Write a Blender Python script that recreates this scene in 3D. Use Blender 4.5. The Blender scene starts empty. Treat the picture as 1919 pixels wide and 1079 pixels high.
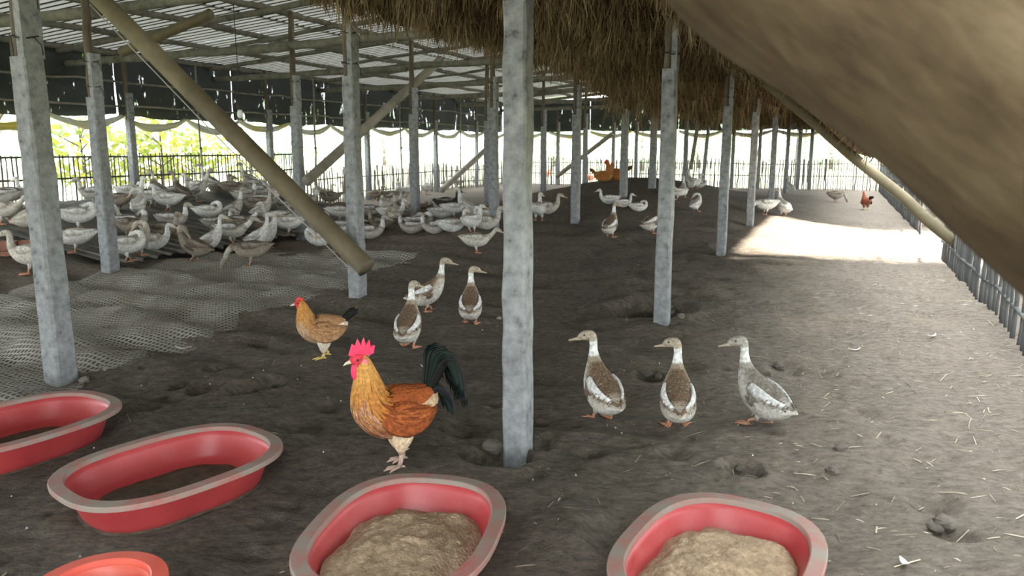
import bpy, math, random
import numpy as np
from mathutils import Vector, Matrix

random.seed(7)
RNG = np.random.default_rng(11)
SC = bpy.context.scene
COL = SC.collection

# ------------------------------------------------------------------ camera, sky, sun, exposure
F, CH, HY = 1450.0, 1.55, 275.0                      # focal length in px of a 1919 px wide frame, eye height, horizon row
PIT = math.atan((539.5 - HY) / F)
cam_d = bpy.data.cameras.new('camera')
cam_d.sensor_width = 36.0
cam_d.lens = F / 1919.0 * 36.0
cam_d.clip_start = 0.02
cam_d.clip_end = 500
cam_d.dof.use_dof = True
cam_d.dof.focus_distance = 5.0
cam_d.dof.aperture_fstop = 4.0
cam = bpy.data.objects.new('camera', cam_d)
COL.objects.link(cam)
cam.location = (0, 0, CH)
cam.rotation_euler = (math.pi / 2 - PIT, 0, 0)
SC.camera = cam

SC.view_settings.view_transform = 'Standard'
SC.view_settings.look = 'None'
SC.view_settings.gamma = 1.0
SC.view_settings.use_curve_mapping = False
SC.view_settings.exposure = 2.7

world = bpy.data.worlds.new('hazy_sky')
SC.world = world
world.use_nodes = True
wb = world.node_tree.nodes['Background']
wb.inputs[0].default_value = (0.90, 0.97, 1.0, 1)
wb.inputs[1].default_value = 1.15

TH = math.radians(22.5)                               # the shed runs 22.5 degrees right of the view
CT, ST = math.cos(TH), math.sin(TH)
def W(u, v, z=0.0):                                   # shed coordinates (u across to the right, v along) -> world
    return (u * CT + v * ST, -u * ST + v * CT, z)
def UV(x, y):
    return x * CT - y * ST, x * ST + y * CT

SUN_EL = math.radians(40)
sun_d = bpy.data.lights.new('sun', 'SUN')
sun_d.energy = 7.0
sun_d.angle = math.radians(4.0)
sun_d.color = (1.0, 0.95, 0.86)
sun = bpy.data.objects.new('sun', sun_d)
COL.objects.link(sun)
sdir = Vector((CT * math.cos(SUN_EL), -ST * math.cos(SUN_EL), math.sin(SUN_EL)))   # from the right-hand side of the shed
sun.rotation_euler = sdir.to_track_quat('Z', 'Y').to_euler()
sun.location = (30, -10, 30)

# ------------------------------------------------------------------ helpers
def lin(r, g, b):
    f = lambda c: (c / 255 / 12.92) if c / 255 <= 0.04045 else ((c / 255 + 0.055) / 1.055) ** 2.4
    return (f(r), f(g), f(b))

cp, sp_ = math.cos(PIT), math.sin(PIT)
def ray(px, py):
    a = (px - 959.5) / F; b = (539.5 - py) / F
    return np.array([a, cp + b * sp_, -sp_ + b * cp])

def hash2(ix, iy, seed):
    n = (ix * 374761393 + iy * 668265263 + seed * 1442695041) & 0xFFFFFFFF
    n = ((n ^ (n >> 13)) * 1274126177) & 0xFFFFFFFF
    return ((n ^ (n >> 16)) & 0xFFFF) / 65535.0

def vnoise(x, y, seed=0):
    x = np.asarray(x, float); y = np.asarray(y, float)
    ix = np.floor(x).astype(np.int64); iy = np.floor(y).astype(np.int64)
    fx = x - ix; fy = y - iy
    fx = fx * fx * (3 - 2 * fx); fy = fy * fy * (3 - 2 * fy)
    a = hash2(ix, iy, seed); b = hash2(ix + 1, iy, seed); c = hash2(ix, iy + 1, seed); d = hash2(ix + 1, iy + 1, seed)
    return (a * (1 - fx) + b * fx) * (1 - fy) + (c * (1 - fx) + d * fx) * fy - 0.5

def sstep(a, b, x):
    t = np.clip((x - a) / (b - a), 0, 1)
    return t * t * (3 - 2 * t)

FLAT = [(-2.56, 3.81, .46), (-1.527, 3.282, .46), (-.397, 2.667, .46), (.724, 2.493, .44), (-1.343, 2.289, .2)]   # level beds of the troughs
HOLES = []                                            # x, y, radius, depth

def terrain(x, y):
    x = np.asarray(x, float); y = np.asarray(y, float)
    u, v = UV(x, y)
    z = 0.80 * np.exp(-0.5 * (((u + 4.4) / 2.1) ** 2 + ((v - 18.6) / 4.0) ** 2))
    ramp = np.clip((-8.35 - u) / 3.4, 0, 1) * 0.52 * (1 - sstep(13.4, 14.8, v))
    z = z + ramp
    near = 1 - sstep(9, 20, y)
    z = z + 0.05 * vnoise(u * 0.9, v * 0.9, 1) + 0.045 * vnoise(u * 2.3 + 3, v * 2.9, 2) * (0.5 + near)
    z = z + 0.030 * vnoise(x * 4.2, y * 6.5, 3) * (0.35 + near) + 0.014 * vnoise(x * 11, y * 14, 4) * near + 0.008 * vnoise(x * 26, y * 30, 5) * near
    # soft ripples trodden into the left, netted part
    rip = sstep(-3.2, -4.6, u) * (1 - sstep(16, 20, v)) * sstep(-9.2, -8.2, u)
    z = z + rip * 0.035 * np.sin(v * 7.5 + 4 * vnoise(u * 0.8, v * 0.8, 9) + u * 0.7)
    shp = z.shape; z = z.ravel().copy(); xr = np.broadcast_to(x, shp).ravel(); yr = np.broadcast_to(y, shp).ravel()
    for hx, hy, r, d in HOLES:
        k = np.nonzero((np.abs(xr - hx) < 2.2 * r) & (np.abs(yr - hy) < 2.2 * r))[0]
        if len(k) == 0: continue
        rr = np.hypot(xr[k] - hx, yr[k] - hy) / r * (1 + .25 * vnoise(xr[k] * 9, yr[k] * 9, 6))
        e = 8 if d > .15 else 3
        z[k] = z[k] - d * np.exp(-(rr ** e) * 1.2) + min(.22 * d, .025) * np.exp(-((rr - 1.35) / 0.3) ** 2)
    for fx, fy, r in FLAT:
        k = np.nonzero((np.abs(xr - fx) < 1.4 * r) & (np.abs(yr - fy) < 1.4 * r))[0]
        if len(k):
            w = 1 - sstep(.85, 1.3, np.hypot(xr[k] - fx, yr[k] - fy) / r)
            z[k] = z[k] * (1 - w) - .004 * w
    return z.reshape(shp)

def march(px, py):
    d = ray(px, py); o = np.array([0, 0, CH])
    t = np.linspace(1.2, 60, 6000)
    P = o + t[:, None] * d
    g = terrain(P[:, 0], P[:, 1])
    k = np.argmax(P[:, 2] < g)
    if P[k, 2] >= g[k]: k = len(t) - 1
    t0, t1 = t[max(k - 1, 0)], t[k]
    for _ in range(12):
        tm = (t0 + t1) / 2; q = o + tm * d
        if q[2] < float(terrain(q[0], q[1])): t1 = tm
        else: t0 = tm
    q = o + t1 * d
    return float(q[0]), float(q[1]), float(terrain(q[0], q[1]))

def on_row(px, py, u0):                               # where the pixel's ray crosses the vertical plane u = u0
    d = ray(px, py); t = u0 / (d[0] * CT - d[1] * ST)
    return d[0] * t, d[1] * t, CH + d[2] * t
def on_v(px, py, v0):
    d = ray(px, py); t = v0 / (d[0] * ST + d[1] * CT)
    return Vector((d[0] * t, d[1] * t, CH + d[2] * t))

for px, py, r, dp in [(1219, 584, .34, .34), (930, 862, .16, .22), (880, 800, .13, .05), (1388, 878, .09, .10), (405, 692, .07, .05),
                      (345, 722, .08, .05), (388, 732, .10, .06), (455, 735, .10, .06), (262, 772, .12, .07), (510, 722, .09, .06),
                      (490, 648, .09, .05), (570, 806, .13, .05), (1112, 850, .07, .04), (1268, 852, .08, .04), (1012, 793, .06, .05),
                      (1215, 705, .09, .05), (1465, 688, .12, .05), (1375, 474, .28, .08), (1310, 690, .05, .03), (1618, 778, .09, .04),
                      (1752, 932, .10, .05), (1778, 990, .10, .06), (1150, 1010, .12, .06), (1000, 900, .05, .03), (860, 846, .07, .05),
                      (1010, 838, .06, .04), (600, 760, .10, .04), (700, 600, .14, .05), (1100, 420, .25, .06), (1225, 560, .2, .04)]:
    d = ray(px, py); t = -CH / d[2]
    HOLES.append((d[0] * t, d[1] * t, r, dp))
for i in range(70):                                   # small dents and footprints
    HOLES.append((random.uniform(-2.6, 2.2), random.uniform(2.2, 6.0), random.uniform(.025, .06), random.uniform(.012, .03)))

def tag(o, label, cat=None, group=None, kind=None):
    o['label'] = label
    if cat: o['category'] = cat
    if group: o['group'] = group
    if kind: o['kind'] = kind
    return o

def empty(name, loc=(0, 0, 0), rz=0.0):
    o = bpy.data.objects.new(name, None)
    o.empty_display_size = 0.1
    COL.objects.link(o)
    o.location = loc; o.rotation_euler = (0, 0, rz)
    return o

def copy_tree(o, parent=None):
    c = o.copy(); COL.objects.link(c); c.parent = parent
    for ch in list(o.children):
        copy_tree(ch, c)
    return c

class MB:
    def __init__(s): s.v = []; s.f = []; s.c = []
    def add(s, vs, fs, col=None):
        n = len(s.v)
        s.v.extend([tuple(map(float, q)) for q in vs])
        s.f.extend([tuple(i + n for i in q) for q in fs])
        if col is None: col = (0.5, 0.5, 0.5)
        if len(col) == 3 and not hasattr(col[0], '__len__'):
            s.c.extend([tuple(col)] * len(vs))
        else:
            s.c.extend([tuple(q) for q in col])
        return s
    def box(s, c, d, rot=None, col=None, taper=1.0):
        x, y, z = d[0] / 2, d[1] / 2, d[2] / 2
        vs = [Vector((sx * x * (taper if sz > 0 else 1), sy * y * (taper if sz > 0 else 1), sz * z)) for sz in (-1, 1) for sx, sy in ((-1, -1), (1, -1), (1, 1), (-1, 1))]
        if rot is not None: vs = [rot @ q for q in vs]
        vs = [q + Vector(c) for q in vs]
        return s.add(vs, [(3, 2, 1, 0), (4, 5, 6, 7), (0, 1, 5, 4), (1, 2, 6, 5), (2, 3, 7, 6), (3, 0, 4, 7)], col)
    def loft(s, P, w, h, N=12, side=(0, 1, 0), col=None, caps=True):
        P = np.asarray(P, float); n = len(P)
        T = np.gradient(P, axis=0); T /= np.linalg.norm(T, axis=1)[:, None] + 1e-9
        sd = np.array(side, float); vs = []; cs = []
        th = np.arange(N) / N * 2 * math.pi
        for i in range(n):
            sd = sd - T[i] * np.dot(sd, T[i]); sd /= np.linalg.norm(sd) + 1e-9
            up = np.cross(T[i], sd)
            for k in range(N):
                q = P[i] + sd * w[i] * math.cos(th[k]) + up * h[i] * math.sin(th[k])
                vs.append(q)
                if callable(col): cs.append(col(i / (n - 1), th[k], q))
        fs = []
        for i in range(n - 1):
            for k in range(N):
                a = i * N + k; b = i * N + (k + 1) % N
                fs.append((a, b, b + N, a + N))
        if caps:
            vs.append(P[0]); vs.append(P[-1]); m = n * N
            if callable(col): cs.append(col(0, 0, P[0])); cs.append(col(1, 0, P[-1]))
            for k in range(N):
                fs.append((m, (k + 1) % N, k)); fs.append((m + 1, (n - 1) * N + k, (n - 1) * N + (k + 1) % N))
        return s.add(vs, fs, cs if callable(col) else col)
    def tube(s, P, r, N=8, col=None):
        P = np.asarray(P, float)
        r = np.full(len(P), r) if np.isscalar(r) else np.asarray(r, float)
        d = P[-1] - P[0]
        side = (0, 1, 0) if abs(d[1]) < 0.9 * np.linalg.norm(d) else (1, 0, 0)
        return s.loft(P, r, r, N, side, col)
    def ball(s, c, r, N=8, M=6, col=None):
        r = (r, r, r) if np.isscalar(r) else r
        vs = [(c[0], c[1], c[2] - r[2])]
        for i in range(1, M):
            a = math.pi * i / M
            for k in range(N):
                b = 2 * math.pi * k / N
                vs.append((c[0] + r[0] * math.sin(a) * math.cos(b), c[1] + r[1] * math.sin(a) * math.sin(b), c[2] - r[2] * math.cos(a)))
        vs.append((c[0], c[1], c[2] + r[2]))
        fs = []
        for k in range(N):
            fs.append((0, 1 + (k + 1) % N, 1 + k)); fs.append((len(vs) - 1, 1 + (M - 2) * N + k, 1 + (M - 2) * N + (k + 1) % N))
        for i in range(M - 2):
            for k in range(N):
                a = 1 + i * N + k; b = 1 + i * N + (k + 1) % N
                fs.append((a, b, b + N, a + N))
        return s.add(vs, fs, col)
    def mesh(s, name, mat, smooth=True):
        me = bpy.data.meshes.new(name)
        me.from_pydata(s.v, [], s.f)
        at = me.color_attributes.new('Col', 'FLOAT_COLOR', 'POINT')
        at.data.foreach_set('color', np.concatenate([np.array(s.c, float), np.ones((len(s.c), 1))], 1).ravel())
        if smooth: me.shade_smooth()
        me.materials.append(mat); me.update()
        return me
    def build(s, name, mat, parent=None, smooth=True, loc=(0, 0, 0)):
        o = bpy.data.objects.new(name, s.mesh(name, mat, smooth))
        COL.objects.link(o); o.location = loc
        if parent is not None: o.parent = parent
        return o

def link(name, me, parent=None, loc=(0, 0, 0), rot=(0, 0, 0), scale=(1, 1, 1)):
    o = bpy.data.objects.new(name, me); COL.objects.link(o)
    o.location = loc; o.rotation_euler = rot; o.scale = scale
    if parent is not None: o.parent = parent
    return o

def np_mesh(name, V, Q, mat, cols=None, smooth=False, parent=None):    # big numpy meshes: V (n,3), Q (m,4) or (m,3)
    me = bpy.data.meshes.new(name)
    V = np.asarray(V, np.float32); Q = np.asarray(Q, np.int32)
    me.vertices.add(len(V)); me.vertices.foreach_set('co', V.ravel())
    k = Q.shape[1]
    me.loops.add(Q.size); me.loops.foreach_set('vertex_index', Q.ravel())
    me.polygons.add(len(Q))
    me.polygons.foreach_set('loop_start', np.arange(0, Q.size, k, dtype=np.int32))
    me.polygons.foreach_set('loop_total', np.full(len(Q), k, np.int32))
    me.update(calc_edges=True); me.validate()
    if cols is not None:
        at = me.color_attributes.new('Col', 'FLOAT_COLOR', 'POINT')
        at.data.foreach_set('color', np.concatenate([cols, np.ones((len(cols), 1))], 1).astype(np.float32).ravel())
    if smooth: me.shade_smooth()
    me.materials.append(mat)
    o = bpy.data.objects.new(name, me); COL.objects.link(o)
    if parent is not None: o.parent = parent
    return o

def spline(pts, n):                                   # Catmull-Rom through rows of any width
    P = np.asarray(pts, float)
    P = np.vstack([2 * P[0] - P[1], P, 2 * P[-1] - P[-2]])
    out = []
    m = len(P) - 3
    for t in np.linspace(0, m - 1e-6, n):
        i = int(t); f = t - i
        a, b, c, d = P[i:i + 4]
        out.append(0.5 * (2 * b + (c - a) * f + (2 * a - 5 * b + 4 * c - d) * f * f + (3 * b - a - 3 * c + d) * f ** 3))
    return np.array(out)

# ------------------------------------------------------------------ materials
def new_mat(name):
    m = bpy.data.materials.new(name); m.use_nodes = True
    nt = m.node_tree
    return m, nt, nt.nodes['Principled BSDF']
def N_(nt, t, **kw):
    n = nt.nodes.new(t)
    for k, v in kw.items():
        if k.startswith('i_'):
            n.inputs[int(k[2:]) if k[2:].isdigit() else k[2:].replace('_', ' ')].default_value = v
        else: setattr(n, k, v)
    return n
def ramp_node(nt, stops):
    r = nt.nodes.new('ShaderNodeValToRGB')
    while len(r.color_ramp.elements) < len(stops): r.color_ramp.elements.new(0.5)
    for e, (p, c) in zip(r.color_ramp.elements, stops):
        e.position = p; e.color = (*c, 1)
    return r
def noisy(name, stops, scale=8.0, detail=6, rough=0.85, bump=0.3, stretch=(1, 1, 1), bscale=None, coord='Object', spec=0.3, dist=0.02, sheen=0):
    m, nt, b = new_mat(name); L = nt.links.new
    tc = N_(nt, 'ShaderNodeTexCoord'); mp = N_(nt, 'ShaderNodeMapping'); mp.inputs['Scale'].default_value = stretch
    L(tc.outputs[coord], mp.inputs[0])
    n = N_(nt, 'ShaderNodeTexNoise', i_Scale=scale, i_Detail=detail, i_Roughness=0.62)
    L(mp.outputs[0], n.inputs['Vector'])
    r = ramp_node(nt, stops); L(n.outputs[0], r.inputs[0]); L(r.outputs[0], b.inputs['Base Color'])
    b.inputs['Roughness'].default_value = rough
    b.inputs['Specular IOR Level'].default_value = spec
    if bump:
        n2 = N_(nt, 'ShaderNodeTexNoise', i_Scale=bscale or scale * 4, i_Detail=5)
        L(mp.outputs[0], n2.inputs['Vector'])
        bp = N_(nt, 'ShaderNodeBump', i_Strength=bump, i_Distance=dist)
        L(n2.outputs[0], bp.inputs['Height']); L(bp.outputs[0], b.inputs['Normal'])
    return m
def attr_mat(name, scale=60, amt=0.35, rough=0.8, bump=0.25, stretch=(1, 1, 1), spec=0.25, trans=0.0):
    m, nt, b = new_mat(name); L = nt.links.new
    a = N_(nt, 'ShaderNodeAttribute', attribute_name='Col')
    tc = N_(nt, 'ShaderNodeTexCoord'); mp = N_(nt, 'ShaderNodeMapping'); mp.inputs['Scale'].default_value = stretch
    L(tc.outputs['Object'], mp.inputs[0])
    n = N_(nt, 'ShaderNodeTexNoise', i_Scale=scale, i_Detail=4); L(mp.outputs[0], n.inputs['Vector'])
    mr = N_(nt, 'ShaderNodeMapRange', i_1=0.3, i_2=0.7, i_3=1 - amt, i_4=1 + amt * 0.6); L(n.outputs[0], mr.inputs[0])
    mx = N_(nt, 'ShaderNodeVectorMath', operation='SCALE'); L(a.outputs['Color'], mx.inputs[0]); L(mr.outputs[0], mx.inputs['Scale'])
    L(mx.outputs[0], b.inputs['Base Color'])
    b.inputs['Roughness'].default_value = rough; b.inputs['Specular IOR Level'].default_value = spec
    if bump:
        bp = N_(nt, 'ShaderNodeBump', i_Strength=bump, i_Distance=0.004); L(n.outputs[0], bp.inputs['Height']); L(bp.outputs[0], b.inputs['Normal'])
    if trans:
        tr = N_(nt, 'ShaderNodeBsdfTranslucent'); L(mx.outputs[0], tr.inputs[0])
        ms = N_(nt, 'ShaderNodeMixShader', i_0=trans); L(b.outputs[0], ms.inputs[1]); L(tr.outputs[0], ms.inputs[2])
        L(ms.outputs[0], nt.nodes['Material Output'].inputs[0])
    return m
def plain(name, c, rough=0.5, spec=0.4):
    m, nt, b = new_mat(name)
    b.inputs['Base Color'].default_value = (*c, 1); b.inputs['Roughness'].default_value = rough; b.inputs['Specular IOR Level'].default_value = spec
    return m

M = {}
M['concrete'] = noisy('weathered_concrete', [(0.30, (.07, .07, .07)), (0.40, (.19, .195, .20)), (0.68, (.32, .325, .33))], 14, 10, .9, .7, bscale=40, dist=.008)
M['wood'] = noisy('weathered_wood', [(0.3, (.055, .045, .035)), (0.7, (.17, .135, .10))], 5, 6, .9, .5, stretch=(4, 4, .5), bscale=14)
M['beam'] = noisy('grey_weathered_beam', [(0.3, (.10, .095, .08)), (0.7, (.24, .225, .19))], 6, 6, .9, .4)
M['bamboo'] = noisy('dry_bamboo', [(0.3, (.10, .08, .046)), (0.7, (.18, .145, .09))], 3, 6, .65, .15, bscale=20)
M['greybamboo'] = noisy('grey_bamboo', [(0.3, (.17, .15, .12)), (0.7, (.30, .265, .22))], 3, 6, .7, .15, bscale=20)
M['stick'] = noisy('fence_stick', [(0.3, (.13, .12, .10)), (0.7, (.30, .275, .24))], 4, 5, .85, .2)
M['backlit_stick'] = noisy('backlit_fence_stick', [(0.3, (.05, .05, .05)), (0.7, (.10, .10, .095))], 4, 5, .7, .2)  # darker copy of the fence stick, backlighting put into the colour
M['wire'] = plain('rusty_wire', (.03, .025, .022), .7)
M['sheet'] = noisy('roof_sheet', [(0.3, (.42, .43, .42)), (0.7, (.62, .63, .61))], 1.5, 5, .75, .1)
def translucent(m, c, f):
    nt = m.node_tree; L = nt.links.new; b = nt.nodes['Principled BSDF']
    tr = N_(nt, 'ShaderNodeBsdfTranslucent'); tr.inputs[0].default_value = (*c, 1)
    ms = N_(nt, 'ShaderNodeMixShader', i_0=f); L(b.outputs[0], ms.inputs[1]); L(tr.outputs[0], ms.inputs[2]); L(ms.outputs[0], nt.nodes['Material Output'].inputs[0])
translucent(M['sheet'], (.52, .54, .52), .042)
M['rib'] = noisy('dark_rib', [(0.3, (.05, .05, .048)), (0.7, (.10, .10, .095))], 3, 4, .9, .1)  # rib faces much darker than the flat sheet
M['brick'] = noisy('red_brick', [(0.3, (.20, .09, .06)), (0.7, (.36, .17, .12))], 8, 5, .9, .4)
M['stone'] = noisy('pale_stone', [(0.3, (.22, .20, .17)), (0.7, (.42, .39, .34))], 14, 5, .9, .5)
M['clod'] = noisy('dry_clod', [(0.3, (.10, .085, .07)), (0.7, (.22, .19, .155))], 18, 5, .95, .6)
M['red'] = noisy('red_plastic', [(0.3, (.34, .035, .038)), (0.6, (.44, .052, .055)), (0.8, (.46, .12, .11))], 3.5, 7, .38, .06, bscale=60, spec=.45, dist=.004)
M['orange_red'] = noisy('orange_red_plastic', [(0.35, (.55, .075, .05)), (0.65, (.64, .12, .08))], 4, 6, .4, .06, bscale=60, spec=.45, dist=.004)
M['rim'] = noisy('dusty_red_rim', [(0.42, (.25, .205, .17)), (0.58, (.30, .15, .125)), (0.72, (.42, .07, .07))], 7, 8, .7, .15, bscale=60, dist=.004)
M['feed'] = noisy('grain_mash', [(0.3, (.28, .19, .115)), (0.7, (.56, .42, .28))], 40, 6, .95, .9, bscale=90, dist=.012)
M['wetfeed'] = noisy('damp_mash', [(0.3, (.05, .04, .028)), (0.7, (.12, .10, .07))], 20, 6, .8, .6, bscale=70, dist=.01)
M['feather'] = attr_mat('plumage', 70, .38, .85, .35)
M['glossfeather'] = attr_mat('glossy_plumage', 60, .45, .5, .3, spec=.25)
M['leg'] = attr_mat('scaly_leg', 120, .2, .6, .2)
M['comb'] = attr_mat('comb_skin', 150, .15, .5, .2)
M['bill'] = attr_mat('bill', 90, .15, .45, .1)
M['eye'] = plain('eye', (.01, .008, .006), .15, .6)
M['straw'] = attr_mat('straw', 25, .35, .85, .2)
M['thatch'] = noisy('thatch', [(0.28, (.045, .03, .016)), (0.5, (.15, .10, .055)), (0.72, (.30, .215, .125))], 14, 8, .95, .9, stretch=(3, 3, .45), bscale=40, dist=.03)
M['thatchroll'] = noisy('thatch_roll', [(0.28, (.05, .032, .017)), (0.5, (.092, .063, .034)), (0.72, (.130, .095, .056))], 9, 5, .95, .25, stretch=(.8, 1.6, 1.6), bscale=30, dist=.02)
M['leaf'] = attr_mat('leaf', 12, .25, .5, 0, spec=.3, trans=.45)
M['bark'] = noisy('bark', [(0.3, (.10, .08, .06)), (0.7, (.24, .20, .16))], 8, 5, .9, .5)
M['tarp'] = noisy('rolled_tarp', [(0.40, (.62, .62, .58)), (0.55, (.60, .56, .36)), (0.66, (.62, .52, .10))], 1.3, 4, .6, .2)
M['rope'] = plain('pale_cord', (.40, .38, .33), .8)
M['grass'] = noisy('grass_field', [(0.3, (.17, .19, .11)), (0.7, (.30, .32, .21))], .6, 8, .9, 0, coord='Object')
M['white'] = plain('white_plastic', (.75, .75, .73), .4)
M['glass'] = plain('bulb_glass', (.8, .82, .8), .15)
M['featherwhite'] = plain('white_feather', (.75, .74, .70), .7)
M['dung'] = plain('dark_mud', (.05, .042, .034), .9)

def make_soil():
    m, nt, b = new_mat('farm_soil'); L = nt.links.new
    tc = N_(nt, 'ShaderNodeTexCoord')
    n1 = N_(nt, 'ShaderNodeTexNoise', i_Scale=0.55, i_Detail=8, i_Roughness=.6)
    n2 = N_(nt, 'ShaderNodeTexNoise', i_Scale=14.0, i_Detail=12, i_Roughness=.8)
    mp = N_(nt, 'ShaderNodeMapping'); mp.inputs['Scale'].default_value = (1, 1.8, 1)
    L(tc.outputs['Object'], mp.inputs[0]); L(tc.outputs['Object'], n1.inputs['Vector']); L(mp.outputs[0], n2.inputs['Vector'])
    a = N_(nt, 'ShaderNodeAttribute', attribute_name='Col')      # r: how pale the soil is here, through dryness and painted light
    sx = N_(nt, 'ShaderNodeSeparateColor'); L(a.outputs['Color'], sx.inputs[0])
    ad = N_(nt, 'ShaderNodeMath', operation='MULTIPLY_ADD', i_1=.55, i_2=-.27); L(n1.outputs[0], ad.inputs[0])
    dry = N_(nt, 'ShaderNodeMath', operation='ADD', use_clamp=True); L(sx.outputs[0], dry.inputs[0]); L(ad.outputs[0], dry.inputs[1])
    damp = ramp_node(nt, [(0.3, (.054, .043, .033)), (0.52, (.168, .140, .112)), (0.75, (.33, .282, .235))])  # dark end: moist ground, with the shade of the middle put in
    lit_dust = ramp_node(nt, [(0.3, (.11, .086, .066)), (0.5, (.29, .238, .19)), (0.75, (.47, .40, .33))])  # pale end: dusty ground, with light from the right put in
    L(n2.outputs[0], damp.inputs[0]); L(n2.outputs[0], lit_dust.inputs[0])
    mx = N_(nt, 'ShaderNodeMix', data_type='RGBA'); L(dry.outputs[0], mx.inputs[0]); L(damp.outputs[0], mx.inputs[6]); L(lit_dust.outputs[0], mx.inputs[7])
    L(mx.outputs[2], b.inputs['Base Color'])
    b.inputs['Roughness'].default_value = .95; b.inputs['Specular IOR Level'].default_value = .15
    n3 = N_(nt, 'ShaderNodeTexNoise', i_Scale=38, i_Detail=8, i_Roughness=.72); L(mp.outputs[0], n3.inputs['Vector'])
    bp = N_(nt, 'ShaderNodeBump', i_Strength=1.0, i_Distance=.04); L(n3.outputs[0], bp.inputs['Height']); L(bp.outputs[0], b.inputs['Normal'])
    return m
M['soil'] = make_soil()

def make_net(name, c_strand, c_hole, sc=42.0, rot=0.5):
    m, nt, b = new_mat(name); L = nt.links.new
    tc = N_(nt, 'ShaderNodeTexCoord'); outs = []
    for an in (rot, rot + 1.45):
        mp = N_(nt, 'ShaderNodeMapping'); mp.inputs['Rotation'].default_value = (0, 0, an)
        L(tc.outputs['Object'], mp.inputs[0])
        w = N_(nt, 'ShaderNodeTexWave', i_Scale=sc / 6.28, i_Distortion=.6, i_Detail=1.0, i_Detail_Scale=.4); L(mp.outputs[0], w.inputs['Vector'])
        outs.append(w)
    mx = N_(nt, 'ShaderNodeMath', operation='MAXIMUM'); L(outs[0].outputs['Fac'], mx.inputs[0]); L(outs[1].outputs['Fac'], mx.inputs[1])
    r = ramp_node(nt, [(0.62, c_hole), (0.85, c_strand)]); L(mx.outputs[0], r.inputs[0])
    n = N_(nt, 'ShaderNodeTexNoise', i_Scale=2.2, i_Detail=6); L(tc.outputs['Object'], n.inputs['Vector'])
    mr = N_(nt, 'ShaderNodeMapRange', i_1=.35, i_2=.65, i_3=0, i_4=.75); L(n.outputs[0], mr.inputs[0])
    m2 = N_(nt, 'ShaderNodeMix', data_type='RGBA'); m2.inputs[7].default_value = (.17, .148, .12, 1)
    L(mr.outputs[0], m2.inputs[0]); L(r.outputs[0], m2.inputs[6]); L(m2.outputs[2], b.inputs['Base Color'])
    b.inputs['Roughness'].default_value = .85; b.inputs['Specular IOR Level'].default_value = .2
    bp = N_(nt, 'ShaderNodeBump', i_Strength=.6, i_Distance=.006); L(mx.outputs[0], bp.inputs['Height']); L(bp.outputs[0], b.inputs['Normal'])
    return m
M['net'] = make_net('muddy_net', (.40, .38, .34), (.07, .064, .055), 50.0)
M['rampnet'] = make_net('dark_ramp_net', (.085, .09, .085), (.018, .019, .018), 60.0, .2)

def make_shade():                                     # woven shade cloth with worn holes
    m, nt, b = new_mat('shade_cloth'); L = nt.links.new
    tc = N_(nt, 'ShaderNodeTexCoord')
    n = N_(nt, 'ShaderNodeTexNoise', i_Scale=1.1, i_Detail=8, i_Roughness=.68); L(tc.outputs['Object'], n.inputs['Vector'])
    r = ramp_node(nt, [(0.3, (.010, .013, .012)), (0.7, (.035, .042, .038))]); L(n.outputs[0], r.inputs[0]); L(r.outputs[0], b.inputs['Base Color'])
    b.inputs['Roughness'].default_value = .8
    mp = N_(nt, 'ShaderNodeMapping'); mp.inputs['Scale'].default_value = (9, 9, 3); L(tc.outputs['Object'], mp.inputs[0])
    n2 = N_(nt, 'ShaderNodeTexNoise', i_Scale=1.0, i_Detail=6); L(mp.outputs[0], n2.inputs['Vector'])
    mu = N_(nt, 'ShaderNodeMath', operation='MULTIPLY'); L(n.outputs[0], mu.inputs[0]); L(n2.outputs[0], mu.inputs[1])
    mr = N_(nt, 'ShaderNodeMapRange', i_1=.335, i_2=.40, i_3=.03, i_4=.75); L(mu.outputs[0], mr.inputs[0])
    t = N_(nt, 'ShaderNodeBsdfTransparent'); ms = N_(nt, 'ShaderNodeMixShader')
    L(mr.outputs[0], ms.inputs[0]); L(b.outputs[0], ms.inputs[1]); L(t.outputs[0], ms.inputs[2]); L(ms.outputs[0], nt.nodes['Material Output'].inputs[0])
    return m
M['shade'] = make_shade()

# ------------------------------------------------------------------ ground
def graded(parts):
    out = []
    for a, b, s in parts: out.extend(np.arange(a, b - 1e-6, s))
    out.append(parts[-1][1]); return np.array(out)
gx = graded([(-24, -8, .25), (-8, -3.2, .06), (-3.2, 3.0, .024), (3.0, 8, .06), (8, 22, .25)])
gy = graded([(-4, 1.4, .25), (1.4, 5.6, .024), (5.6, 9, .045), (9, 16, .08), (16, 38, .2)])
GX, GY = np.meshgrid(gx, gy)
GU, GV = UV(GX, GY)
GZ = terrain(GX, GY)
GZ = np.where((GU < -13.6) | (GU > 2.0) | (GV > 31.5), np.minimum(GZ, GZ * 0 - 0.03 + 0.04 * vnoise(GX, GY, 8)), GZ)
nx, ny = len(gx), len(gy)
idx = np.arange(nx * ny).reshape(ny, nx)
Q = np.stack([idx[:-1, :-1], idx[:-1, 1:], idx[1:, 1:], idx[1:, :-1]], -1).reshape(-1, 4)
keep = ((GU > -14.2) & (GU < 2.6) & (GV < 32)).ravel(); Q = Q[keep[Q].all(1)]
dry = 0.10 + 0.95 * sstep(-2.6, 0.4, GU + 0.05 * (GV - 4) * 0) * (0.75 + 0.25 * sstep(3, 10, GV))  # paler to the right: light from there put into the colour, besides drier soil
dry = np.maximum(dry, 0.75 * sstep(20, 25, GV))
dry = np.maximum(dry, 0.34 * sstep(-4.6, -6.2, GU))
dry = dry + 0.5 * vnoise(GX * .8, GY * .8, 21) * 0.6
cols = np.stack([dry, dry, dry], -1).reshape(-1, 3).clip(0, 1)
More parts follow.
